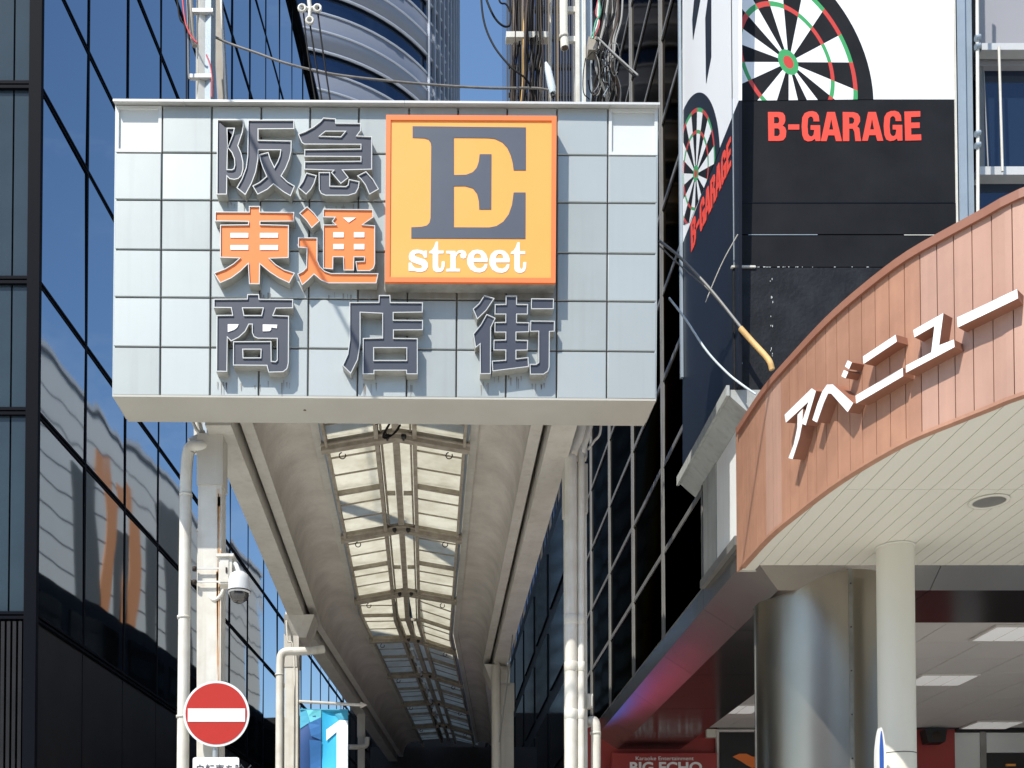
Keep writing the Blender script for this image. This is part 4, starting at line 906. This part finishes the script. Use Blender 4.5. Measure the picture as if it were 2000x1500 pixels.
for i in range(len(ss)-1):
    faded = (4 <= i <= 5) or 18 <= i
    strip(ss[i]+.0035, ss[i+1]-.0035, ZB+.025, ZTOP-.06, 0.0, .02, 'fascia_panel', copper2 if faded else copper, cp)
kk = 10
for i in range(kk):
    s0, s1 = lens[-1]*i/kk, lens[-1]*(i+1)/kk
    strip(s0, s1, ZB+.03, ZTOP-.07, -.012, .04, 'backing', groove, cp, 6)
    strip(s0, s1, ZTOP-.062, ZTOP, .028, .1, 'coping', copper2 if i > 6 else copperd, cp, 6)
    strip(s0, s1, ZB, ZB+.024, .008, .06, 'bottom_trim', copper, cp, 6)
MB().box(3.005, 3.03, base[0].y-.02, base[0].y+.12, ZB, ZTOP).build('end_trim', copper, cp)
# roof of the canopy
rf = [Vector((p.x+.06, p.y+.02, ZTOP-.14)) for p in cur]+[Vector((6.7, 10.6, ZTOP-.14)), Vector((3.1, 10.6, ZTOP-.14))]
MB().prism([rf], (0, 0, .03)).build('roof_deck', concrete, cp)
# soffit boards
def ycur(x):
    for i in range(len(cur)-1):
        if (cur[i].x-x)*(cur[i+1].x-x) <= 0 and cur[i].x != cur[i+1].x: return cur[i].y+(cur[i+1].y-cur[i].y)*(x-cur[i].x)/(cur[i+1].x-cur[i].x)
    return cur[-1].y if x > cur[-1].x else cur[0].y
yback = onz(1700, 1114, ZB).y; yj = onz(1700, 957, ZB).y; bw = .1365; xx = 3.03
MB().prism([[Vector((p.x+.02, p.y+.01, ZB+.032)) for p in cur]+[Vector((6.7, yback, ZB+.032)), Vector((3.05, yback, ZB+.032))]], (0, 0, .02)).build('soffit_backing', soffj, cp)
while xx < 6.5:
    xa, xb = xx+.003, xx+bw-.003; y1_, y2_ = ycur(xa)+.01, ycur(xb)+.01
    segs = [(None, yj-.003), (yj+.003, yback)] if max(y1_, y2_) < yj-.1 else [(None, yback)]
    for (s0, s1) in segs:
        L_ = [(xa, y1_ if s0 is None else s0), (xb, y2_ if s0 is None else s0), (xb, s1), (xa, s1)]
        MB().prism([[Vector((x, y, ZB+.004)) for x, y in L_]], (0, 0, .022)).build('soffit_board', soff, cp)
    xx += bw
MB().box(3.02, 6.7, yback, yback+.03, ZB-.004, ZB+.25).build('back_trim', cream, cp)
# letters
ZL = zm(1420, 380, 2.419)
KA = [[[(272, 1040), (400, 915), (420, 928), (372, 1090), (352, 1082), (385, 978), (278, 1078)], [(333, 1040), (358, 1012), (356, 1080), (342, 1150), (310, 1250), (290, 1245), (315, 1180), (332, 1100)]],
 [[(403, 1065), (428, 985), (450, 930), (472, 898), (500, 897), (596, 985), (570, 1028), (492, 940), (477, 940), (457, 985), (425, 1077)], [(540, 858), (552, 828), (573, 838), (560, 868)], [(557, 812), (570, 783), (590, 793), (576, 825)]],
 [[(642, 765), (797, 662), (802, 695), (645, 800)], [(607, 950), (830, 818), (832, 858), (610, 987)]],
 [[(880, 640), (1022, 560), (1002, 712), (1072, 685), (1075, 720), (845, 842), (845, 808), (965, 745), (980, 620), (885, 675)]],
 [[(1087, 580), (1370, 447), (1375, 490), (1090, 628)]]]
for g in KA:
    o = None
    for l in g:
        pts = []; l = ZL(l)
        for i in range(len(l)):
            p, q2 = l[i], l[(i+1) % len(l)]; k_ = max(1, int(math.hypot(q2[0]-p[0], q2[1]-p[1])/40))
            for j in range(k_): pts.append((p[0]+(q2[0]-p[0])*j/k_, p[1]+(q2[1]-p[1])*j/k_))
        F3 = []; B3 = []
        for x, y in pts:
            r, n_ = hitc(x, y, .11); F3.append(r); B3.append(r-n_*.11)
        n = len(F3); mb = MB(); mb.poly([F3], 0); mb.add(F3+B3, [(i, (i+1) % n, n+(i+1) % n, n+i) for i in range(n)], 1)
        if o is None: o = mb.build('letter', [lwhite, copperd], cp)
        else: mb.build('stroke', [lwhite, copperd], o)
# downlight
c = onz(1932, 979, ZB); dl = thing('downlight', 'round recessed downlight in the pale canopy underside', 'light', (c.x, c.y, ZB))
MB().lathe((c.x, c.y, ZB-.004), [(.155, .003), (.155, -.006), (.125, -.006), (.125, .0)], 32).build('trim_ring', soff, dl)
MB().lathe((c.x, c.y, ZB), [(.124, -.003), (.10, .0), (.0, .002)], 32).build('reflector', rframe, dl)
# canopy column
a, b = P(1719, 1200, 10.1), P(1789, 1200, 10.1); rr = (b.x-a.x)/2; cx_ = (a.x+b.x)/2
cc_ = thing('canopy_column', 'smooth pale round column supporting the brown canopy', 'column', (cx_, 10.15, 0))
MB().lathe((cx_, 10.15, 0), [(rr, 0), (rr, EYE+.0+P(1750, 1466, 10).z-EYE), (rr, ZB)], 48).build('shaft', soff, cc_)
zj = P(1755, 1468, 10).z; MB().lathe((cx_, 10.15, zj), [(rr+.001, -.004), (rr+.004, 0), (rr+.001, .004)], 48).build('joint', soffj, cc_)
MB().lathe((cx_, 10.15, ZB), [(rr+.001, -.01), (rr+.012, -.008), (rr+.012, .0)], 48).build('collar', soff, cc_)

# ------------------------------------------------------------------ entrance: mitred metal soffit, tiled ceiling, steel pillar
ent = thing('entrance_soffit', 'folded metal and dark polished soffit above the karaoke entrance', 'soffit', (RX+2, 12, EYE+3.4))
YFf = 10.53; YBk = 20.2; H0, H1, H2 = EYE+3.85, EYE+3.62, EYE+3.38; XR = 12.5
prof = [(0, H0), (0, H1), (.37, H2), (1.5, H2), (1.5, H2+.4)]
brk = [YFf+.37, 12.35, 14.43, 16.6, 18.7, YBk]
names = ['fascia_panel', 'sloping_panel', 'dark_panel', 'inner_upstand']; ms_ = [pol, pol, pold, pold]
for j in range(4):
    (o0, z0), (o1, z1) = prof[j], prof[j+1]
    ys = [None]+brk[1:] 
    for i in range(len(ys)-1):
        ya0 = (YFf+o0) if ys[i] is None else ys[i]+.004; ya1 = (YFf+o1) if ys[i] is None else ys[i]+.004; yz = ys[i+1]-.004
        if j == 3 and i > 0: pass
        L_ = [(RX+o0, ya0, z0), (RX+o0, yz, z0), (RX+o1, yz, z1), (RX+o1, ya1, z1)]
        off = (.01, 0, .012) if j in (0, 1, 3) else (0, 0, .012)
        MB().prism([[Vector(p) for p in L_]], off).build(names[j], ms_[j], ent)
    xs_ = [None, 4.9, 6.9, XR]
    for i in range(3):
        xa0 = RX+o0 if i == 0 else xs_[i]+.004; xa1 = RX+o1 if i == 0 else xs_[i]+.004; xz = xs_[i+1]-.004
        L_ = [(xa0, YFf+o0, z0), (xz, YFf+o0, z0), (xz, YFf+o1, z1), (xa1, YFf+o1, z1)]
        MB().prism([[Vector(p) for p in L_]], (0, .01, .012)).build(names[j], ms_[j], ent)
tc_ = thing('tiled_ceiling', 'grey tiled ceiling with square lights inside the karaoke entrance', 'ceiling', (6, 16, EYE+3.75))
HT = EYE+3.75; ts = .835
MB().box(RX+1.5, 14.2, YFf+1.5, YBk, HT+.03, HT+.08).build('ceiling_grid', soffj, tc_)
tm = MB().box(.006, ts-.006, .006, ts-.006, 0, .025).mesh('ceiling_tile'); tm.materials.append(tile)
for i in range(12):
    for j in range(10):
        if YFf+1.5+(j+1)*ts < YBk+.2: piece(tm, 'ceiling_tile', tc_, (RX+1.5+i*ts, YFf+1.5+j*ts-.3, HT))
for lab, px, py in (('square ceiling light right of the round column', 1838, 1328), ('square ceiling light nearest the right picture edge', 1985, 1237), ('square ceiling light far back near the white panels', 1937, 1416), ('small ceiling light seen left of the steel pillar', 1432, 1385)):
    p = onz(px, py, HT-.02); t = thing('ceiling_light', lab, 'light', p, 'square lights in the tiled ceiling')
    MB().box(p.x-.42, p.x+.42, p.y-.33, p.y+.33, HT-.03, HT-.004).build('frame', tile, t)
    for i in range(3): MB().box(p.x-.39+i*.265, p.x-.145+i*.265, p.y-.3, p.y+.3, HT-.036, HT-.031).build('diffuser', lampm, t)
# back wall
bw_ = thing('entrance_back_wall', 'back wall of the karaoke entrance with red and white sections', 'wall', (6, YBk, 0))
def rbox(px0, py0, px1, py1, Y, d, m_, nm, par): a = P(px0, py1, Y); b = P(px1, py0, Y); return MB().box(a.x, b.x, Y, Y+d, max(a.z, .01), b.z).build(nm, m_, par)
rbox(1150, 1402, 1404, 1900, YBk, .2, redwall, 'red_section', bw_); rbox(1404, 1402, 1790, 1900, YBk, .2, tile, 'plain_section', bw_)
rbox(1788, 1424, 1868, 1900, YBk-.02, .2, redwall, 'red_section', bw_); rbox(1868, 1422, 2300, 1429, YBk-.06, .2, blackp, 'header', bw_)
rbox(1871, 1431, 1921, 1900, YBk-.03, .2, alu_white, 'white_panel', bw_); rbox(1921, 1429, 1926, 1900, YBk-.05, .2, rframe, 'mullion', bw_); rbox(1927, 1431, 2300, 1470, YBk-.03, .2, alu_white, 'white_panel', bw_)
rbox(1927, 1471, 2300, 1900, YBk-.03, .2, rdark, 'dark_opening', bw_); rbox(1966, 1492, 1984, 1496, YBk-.1, .04, boxface, 'handle', bw_)
rbox(1380, 1424, 1402, 1440, YBk-.12, .1, soff, 'bulkhead', bw_)
ks = thing('karaoke_sign', 'red karaoke sign with white BIG ECHO lettering under the soffit', 'sign', P(1290, 1560, 19.9))
rbox(1196, 1471, 1400, 1700, 19.95, .1, redwall, 'board', ks)
for body, xl, xr_, ytop, ybot, bold in (('Karaoke Entertainment', 1241, 1354, 1477, 1484.5, .0), ('BIG ECHO', 1229, 1368, 1488, 1508, .03)):
    A = P(xl, ybot, 19.93); B = P(xr_, ytop, 19.93); 
    cu = bpy.data.curves.new('t', 'FONT'); cu.body = body; to = bpy.data.objects.new('t', cu); C.objects.link(to); bpy.context.view_layer.update(); wd = to.dimensions.x; hg = .72; bpy.data.objects.remove(to)
    sx = (B.x-A.x)/wd; sz = (B.z-A.z)/hg
    if bold == 0:
        o = text(body, 1., lambda x, y, z: (A.x+x*sx, 19.94+z, A.z+y*sz), whitev, 'small_lettering', ks, depth=.01); o['kind'] = 'stuff'
    else:
        def tw_(t): 
            cu = bpy.data.curves.new('t', 'FONT'); cu.body = t; to = bpy.data.objects.new('t', cu); C.objects.link(to); bpy.context.view_layer.update()
            bb = [v[0] for v in to.bound_box]; bpy.data.objects.remove(to); return min(bb), max(bb)
        for i, ch in enumerate(body):
            if ch == ' ': continue
            off = tw_(body[:i+1])[1]-tw_(ch)[1]
            text(ch, 1., lambda x, y, z: (A.x+(x+off)*sx, 19.94+z, A.z+y*sz), whitev, 'letter', ks, depth=.01, bold=bold)
po = thing('framed_poster', 'dark framed poster with an orange shape left of the steel pillar', 'poster', P(1450, 1600, 19.9))
rbox(1402, 1425, 1560, 1700, 20.05, .1, tile, 'frame', po); rbox(1407, 1430, 1560, 1700, 20.03, .03, blackp, 'print', po)
MB().prism([[P(x, y, 20.01) for x, y in [(1431, 1478), (1444, 1472), (1458, 1472), (1470, 1478), (1486, 1478), (1486, 1494), (1470, 1500), (1458, 1494), (1446, 1486)]]], (0, .008, 0)).build('orange_print', orange, po)
sp = thing('wall_speaker', 'black wall speaker on the red wall behind the round column', 'speaker', P(1828, 1436, 20.0))
a, b = P(1808, 1450, 19.9), P(1850, 1424, 19.9)
MB().hexa([Vector((a.x+.05, 19.9, a.z)), Vector((b.x-.03, 19.9, a.z+.02)), Vector((b.x, 19.9, b.z)), Vector((a.x, 19.9, b.z))], [Vector((a.x+.05, 20.15, a.z)), Vector((b.x-.03, 20.15, a.z)), Vector((b.x, 20.15, b.z)), Vector((a.x, 20.15, b.z))]).build('cabinet', blackp, sp)
MB().lathe(Vector(((a.x+b.x)/2, 19.895, (a.z+b.z)/2)), [(0, -.01), (.07, -.01), (.08, 0)], 20, 0, 'y').build('cone', hookm, sp)
# side wall behind the entrance, ground floor shopfront further in, and the far building side walls
sw = thing('dark_shopfront', 'black shopfront wall under the smoked glass, deep in the arcade', 'wall', (RX+.5, 22, 0))
MB().box(RX+.05, RX+.4, YBk+.25, 24.3, .0, EYE+3.84).build('wall', rdark, sw); MB().box(14.2, 14.4, 10.6, YBk+.2, 0, 9).build('side_wall', greywall, sw)
# steel pillar
px_, pr_ = 4.14, .765; PY_ = 11.45
sp_ = thing('steel_pillar', 'large brushed steel round pillar at the corner of the karaoke entrance', 'pillar', (px_, PY_, 0))
a0 = R(-97)
for i in range(4):
    t0 = a0+i*math.pi/2+.012; t1_ = a0+(i+1)*math.pi/2-.012; n = 20
    A = [Vector((px_+pr_*math.cos(t0+(t1_-t0)*k/n), PY_+pr_*math.sin(t0+(t1_-t0)*k/n), 0)) for k in range(n+1)]
    mb = MB(); vs = A+[v+Vector((0, 0, H1+.1)) for v in A]; mb.add(vs, [(k, k+1, n+2+k, n+1+k) for k in range(n)], 0, True); mb.build('steel_sheet', steel, sp_)
    t = a0+i*math.pi/2; v = Vector((px_+(pr_+.0)*math.cos(t), PY_+(pr_+.0)*math.sin(t), 0))
    MB().box(-.018, .018, -.006, .006, 0, H1+.1).mesh('x')
    o = MB().box(-.02, .02, -.008, .008, 0, H1+.1).build('seam_strip', seam, sp_); o.location = v-wloc(sp_); o.rotation_euler = (0, 0, t+math.pi/2)
    o.data.transform(Matrix.Translation(wloc(sp_)))
    for zz in range(5): MB().lathe(v+Vector((.008*math.cos(t), .008*math.sin(t), 3.3+zz*.42)), [(0, .004), (.008, .004), (.008, -.004), (0, -.004)], 8, 0, 'y').build('rivet', hookm, sp_)
MB().lathe((px_, PY_, 0), [(pr_-.03, 0), (pr_-.03, H1+.1)], 40).build('liner', joint, sp_)
# surf board
sf = thing('surfboard', 'white surfboard with blue centre stripe leaning by the round column', 'surfboard', P(1720, 1700, 9.7))
a = P(1721, 1421, 9.8); pts = []
for t in [0, .004, .01, .02, .035, .055, .08, .12, .3, .6, 1]:
     pts.append((t, .068*min(1, (t*2.3/.22)**.5) if t > 0 else .012))
zt_, hh = a.z, 2.3
mb = MB(); L1 = [Vector((a.x+hw*.62+.0, 9.8, zt_-t*hh)) for t, hw in pts]+[Vector((a.x-hw*.62, 9.8, zt_-t*hh)) for t, hw in reversed(pts)]
mb.prism([L1], (0, .06, 0)).build('board', surfw, sf)
L2 = [Vector((a.x+min(.018, hw*.3), 9.796, zt_-.03-t*(hh-.06))) for t, hw in pts]+[Vector((a.x-min(.018, hw*.3), 9.796, zt_-.03-t*(hh-.06))) for t, hw in reversed(pts)]
MB().prism([L2], (0, .003, 0)).build('stripe', surfb, sf)

# ------------------------------------------------------------------ utility poles and cables above the sign
pl1 = thing('utility_pole', 'white square utility pole rising behind the sign at left', 'pole', (P(394, 100, 12.1).x, 12.2, 0))
a, b = P(394, 195, 12.1), P(396, -200, 12.1); c = (a+b)/2; r_ = .085
def rotbox(x, y, z0, z1, r_, an, m_, nm, par): 
    A = [Vector((x+r_*math.cos(an+math.pi/2*k), y+r_*math.sin(an+math.pi/2*k), z0)) for k in range(4)]; return MB().hexa(A, [v+Vector((0, 0, z1-z0)) for v in A]).build(nm, m_, par)
rotbox(a.x, 12.2, 6.9, 14, .1, R(70), bright, 'shaft', pl1)
rotbox(a.x+.075, 12.16, 6.9, 14, .062, R(20), ggrey, 'side_channel', pl1)
for z in (P(390, 150, 12.1).z, P(390, 22, 12.1).z): MB().box(a.x-.13, a.x+.12, 12.08, 12.13, z-.02, z+.02).build('band', coping, pl1)
pl2 = thing('slanting_pole', 'slim beige pole leaning beside the white pole behind the sign', 'pole', P(437, 250, 12.6))
MB().bar(P(414, -200, 12.6), P(441, 300, 12.6), .11, .11, (0, 1, 0)).build('shaft', beige, pl2); MB().bar(P(422, -200, 12.54), P(446.5, 300, 12.54), .02, .03, (0, 1, 0)).build('edge_strip', coping, pl2)
pl3 = thing('utility_pole', 'white flanged utility pole rising behind the sign at right', 'pole', (P(1133, 100, 12.3).x, 12.4, 0))
a, b = P(1124, 100, 12.3), P(1144, 100, 12.3)
MB().box(a.x, a.x+.045, 12.3, 12.42, 6.9, 15).build('flange', bright, pl3); MB().box(b.x-.022, b.x, 12.3, 12.42, 6.9, 15).build('flange', bright, pl3); MB().box(a.x+.045, b.x-.022, 12.34, 12.38, 6.9, 15).build('web', sleeve, pl3)
MB().box(b.x+.004, b.x+.085, 12.38, 12.46, 8.5, 15).build('plate', ggrey, pl3)
for y in (20, 78): MB().box(P(1108, y, 12.35).x, a.x, 12.33, 12.37, P(1108, y, 12.35).z-.03, P(1108, y, 12.35).z+.03).build('bracket', bright, pl3)
bx1 = P(1148, 90, 12.2); MB().box(bx1.x-.0, bx1.x+.1, 12.15, 12.3, bx1.z-.08, bx1.z+.07).build('splice_box', beige, pl3)
for px, m_ in ((1058, cableg), (1075, bright)): MB().tube([P(px-1, 250, 12.9), P(px, 60, 12.9), P(px+3, -100, 12.9)], .016, 6).build('rod', m_, pl3)
cdt = thing('cable_conduit', 'open ended beige conduit clipped to the right utility pole', 'conduit', P(1101, 96, 12.25))
MB().tube([P(1100, -150, 12.25), P(1101, 60, 12.25), P(1103, 94, 12.25)], .046, 14).build('tube', soff, cdt); MB().lathe(P(1101, 72, 12.25), [(.046, -.02), (.052, -.02), (.052, .02), (.046, .02)], 14).build('collar', cream, cdt)
MB().lathe(P(1103, 94.3, 12.25), [(0, .0), (.04, .0)], 14).build('opening', joint, cdt)
crs = thing('cross_arm', 'white cross arm holding hanging cables left of the right pole', 'cross arm', P(1030, 74, 12.5))
a, b = P(988, 79, 12.5), P(1070, 68, 12.5); MB().box(a.x, b.x, 12.45, 12.56, a.z, b.z).build('arm', bright, crs)
splice = thing('splice_case', 'pale blue grey splice case hanging among the cables', 'cable splice', P(1074, 150, 12.1))
MB().tube([P(1066, 122, 12.1), P(1070, 135, 12.1), P(1078, 172, 12.1), P(1080, 182, 12.1)], [.012, .036, .044, .036], 14).build('case', sleeve, splice); MB().tube([P(1079, 182, 12.1), P(1081, 189, 12.1)], .02, 10).build('boot', blackp, splice)
random.seed(21)
def cable(pts, r, m_, label, name='cable', grp=None, n=8, jit=0):
    p = crom(pts, n); return solo(MB().tube(p, r, 6), name, m_, label, 'cable', p[0], grp)
def bundle(name, label, n, gen, rad, ms):
    t = thing(name, label, 'cables', gen(0)[0])
    for i in range(n): MB().tube(crom(gen(i), 6), random.uniform(*rad), 5).build('strand', random.choice(ms), t)
    return t
def g1(i):
    x = 997+random.random()*62; d = random.uniform(-.3, .3); return [P(x+random.uniform(-4, 8), -60, 12.6+d), P(x+random.uniform(-3, 4), 40, 12.5+d), P(x+random.uniform(-4, 3), 95, 12.45+d), P(x-4+random.uniform(-6, 3), 150, 12.5+d), P(x-6+random.uniform(-6, 4), 230, 12.5+d)]
bundle('cable_bundle', 'dense bundle of black and yellow cables dropping behind the cross arm', 24, g1, (.007, .017), [cablem]*12+[hookm]*6+[cabley])
def g2(i):
    x = 1178+random.uniform(-14, 16); return [P(x+random.uniform(5, 30), -60, 12.5), P(x+random.uniform(5, 22), 30, 12.4), P(x+random.uniform(-4, 14), 80, 12.3), P(x+random.uniform(-12, 12), 130, 12.25), P(x+random.uniform(-14, 22), 175, 12.3), P(x+random.uniform(-10, 20), 230, 12.4)]
bundle('cable_bundle', 'thick dark cable bundle hanging right of the right utility pole', 22, g2, (.008, .02), [cablem, cablem, cablem, hookm, cableg])
def g3(i):
    cx0, cy0 = 1172+random.uniform(-22, 34), 135+random.uniform(-25, 28); rx, ry = random.uniform(4, 15), random.uniform(18, 44); ph = random.uniform(0, 6)
    return [P(cx0+rx*math.cos(ph+t*.9)+random.uniform(-2, 2), cy0+ry*math.sin(ph+t*.9), 12.1+random.uniform(-.15, .15)) for t in range(4)]
bundle('cable_tangle', 'tangle of looped thin cables below the splice box on the right pole', 26, g3, (.004, .008), [cablem, cablem, cableg, hookm, ggrey])
def g4(i): return [P(1160+i*6+random.uniform(-3, 3), -50, 12.2), P(1172-i*2, 20, 12.15), P(1163+i*2, 45, 12.1), P(1156+random.uniform(-3, 6), 75, 12.1)]
t = thing('cable_fan', 'green and white wires gathered above the splice box', 'cables', P(1165, 0, 12.2))
for i, m_ in enumerate((cablegr, cablegr, whitev, cableg, cabler)): MB().tube(crom(g4(i), 6), .006 if i else .012, 5).build('strand', m_, t)
cable([P(1168, 74, 12.1), P(1200, 105, 11.8), P(1246, 147, 11.5)], .010, cableg, 'thick grey cable slanting right across the glass facade', n=6)
cable([P(1172, 76, 12.1), P(1210, 120, 11.9), P(1240, 150, 11.6)], .01, cablem, 'thin black cable beside the thick grey slanting one')
cable([P(938, -60, 12.3), P(943, 30, 12.2), P(962, 85, 12.1), P(995, 128, 12), P(1025, 152, 12), P(1036, 170, 12.1), P(1045, 205, 12.2)], .011, cablem, 'long black cable looping down through the open sky')
cable([P(930, -60, 12.6), P(955, 12, 12.5), P(972, 42, 12.5), P(990, 52, 12.5), P(997, 35, 12.5), P(992, -60, 12.5)], .012, cablem, 'black cable with a tight loop at the top of the sky')
cable([P(966, -60, 12.6), P(975, 0, 12.6), P(988, 8, 12.6), P(996, 20, 12.6)], .01, cablem, 'short black cable curving at the top edge of the sky')
cable([P(415, 70, 12.2), P(448, 85, 12.2), P(500, 103, 12.15), P(560, 124, 12.1), P(640, 143, 12.1), P(730, 155, 12.1), P(850, 166, 12.1), P(960, 172, 12.1), P(1040, 172, 12.1), P(1072, 176, 12.1)], .013, mat('weathered_cable', (.12, .11, .10), .6, var=.5, vscale=12, dirt=(.3, .28, .25)), 'weathered cable sagging from the left pole to the right pole above the sign')
cable([P(352, -60, 12.0), P(360, 30, 12.0), P(368, 60, 12.0), P(379, 78, 12.0), P(385, 84, 12.0)], .01, cabler, 'red cable curling against the left pole, upper')
cable([P(403, 107, 12.0), P(410, 125, 12.0), P(414, 150, 12.0), P(414, 190, 12.0)], .008, cabler, 'red cable hanging down the left pole, lower')
cable([P(341, -60, 12.0), P(350, 30, 12.0), P(362, 55, 12.0), P(364, 130, 12.0), P(364, 240, 12.0)], .01, cablem, 'black cable dropping left of the left pole')
cable([P(362, -60, 12.1), P(367, 50, 12.1), P(368, 140, 12.1), P(370, 155, 12.1)], .008, cableg, 'thin grey cable dropping left of the left pole')
cable([P(370, -60, 12.1), P(375, 60, 12.1), P(380, 90, 12.1)], .03, beige, 'thick beige cable against the left pole')
cable([P(1288, 470, 10.9), P(1325, 500, 10.8), P(1365, 540, 10.7), P(1400, 580, 10.6), P(1450, 643, 10.45)], .014, cableg, 'grey twisted cable running from the sign to the brown canopy', n=8)
cable([P(1288, 480, 10.92), P(1330, 520, 10.82), P(1380, 562, 10.72), P(1412, 598, 10.62)], .007, cableg, 'thin cable beside the grey twisted cable')
gd = solo(MB().tube(crom([P(1446, 641, 10.45), P(1470, 668, 10.4), P(1495, 695, 10.3), P(1504, 708, 10.25), P(1508, 722, 10.25)], 6), .026, 12), 'cable_guard', bamboo, 'tan spiral guard round the cable where it meets the canopy', 'cable guard', P(1446, 641, 10.45))
cable([P(1307, 582, 10.9), P(1340, 625, 10.8), P(1380, 685, 10.7), P(1420, 728, 10.6), P(1450, 752, 10.5), P(1476, 770, 10.45)], .011, sleeve, 'pale cable sagging to the ledge under the billboard')
cable([P(1441, 458, 10.5), P(1410, 515, 10.7), P(1378, 590, 10.9)], .006, bright, 'thin white wire across the black billboard corner') 
qa, qb = P(459, 210, 9.9), P(700, 675, 9.9); tt = 2.5/SUN.y; qa, qb = qa-SUN*tt, qb-SUN*tt
cable([qa+(qa-qb)*2.2, qa, qb, qb+(qb-qa)*.35, Vector((1.6, 7.3, 10.2)), Vector((4.6, 7.6, 9.6)), Vector((9, 8.4, 10.5))], .017, cablem, 'overhead cable high above the street whose thin shadow crosses the sign letters', 'overhead_cable')
ins = thing('insulator_bracket', 'white three-way insulator bracket hanging at the top by the tower', 'insulator', P(605, 10, 11.5))
MB().tube([P(602, -60, 11.5), P(604, 5, 11.5), P(606, 18, 11.5), P(604, 38, 11.5)], .022, 10).build('stem', bright, ins)
MB().tube([P(590, 14, 11.5), P(604, 18, 11.5), P(620, 14, 11.5)], .02, 10).build('arm', bright, ins)
for px, py in ((590, 16), (620, 16), (605, 40)):
    c = P(px, py, 11.47); MB().tube([c+Vector((.036*math.cos(t), 0, .036*math.sin(t))) for t in [2*math.pi*k/12 for k in range(13)]], .013, 8, caps=False).build('ring', bright, ins)
for i, (l, lab) in enumerate((([(592, 18), (602, 110), (622, 230)], 'left thin black line dropping from the insulator bracket'), ([(605, 44), (618, 130), (634, 230)], 'middle thin black line dropping from the insulator bracket'), ([(620, 20), (632, 110), (650, 230)], 'right thin black line dropping from the insulator bracket'))):
    cable([P(x, y, 11.5) for x, y in l], .009, cablem, lab, grp='lines under the insulator bracket')
# coloured lanterns and signs at the far end of the arcade
random.seed(5)
fe = thing('far_shop_signs', 'small coloured shop signs glimpsed at the far end of the arcade', 'sign cluster', P(900, 1500, 33))
for i in range(16):
    x = 822+i*9+random.uniform(-3, 3); y = 1483+random.uniform(-3, 12); Y = 32+random.uniform(0, 3); w2 = random.uniform(3, 7); h2 = random.uniform(5, 12)
    a = P(x-w2, y+h2*2, Y); b = P(x+w2, y, Y); MB().box(a.x, b.x, Y, Y+.1, a.z, b.z).build('sign_board', random.choice([gred, ban['mid'], whitev, ban['navy'], gred, hdark]), fe)
en = thing('arcade_end_building', 'dark buildings closing the far end of the arcade', 'building', (1.5, 62, 0))
MB().box(-4, 8, 62, 70, 0, 14).build('wall', rdark, en)
er = thing('rear_arcade_roof', 'dark roof of the continuing arcade beyond the glazed section', 'arcade roof', (0, 45, 6.5))
MB().box(-1.6, 3.9, YE+.3, 61, EYE+4.6, EYE+5.3).build('roof_slab', rdark, er)
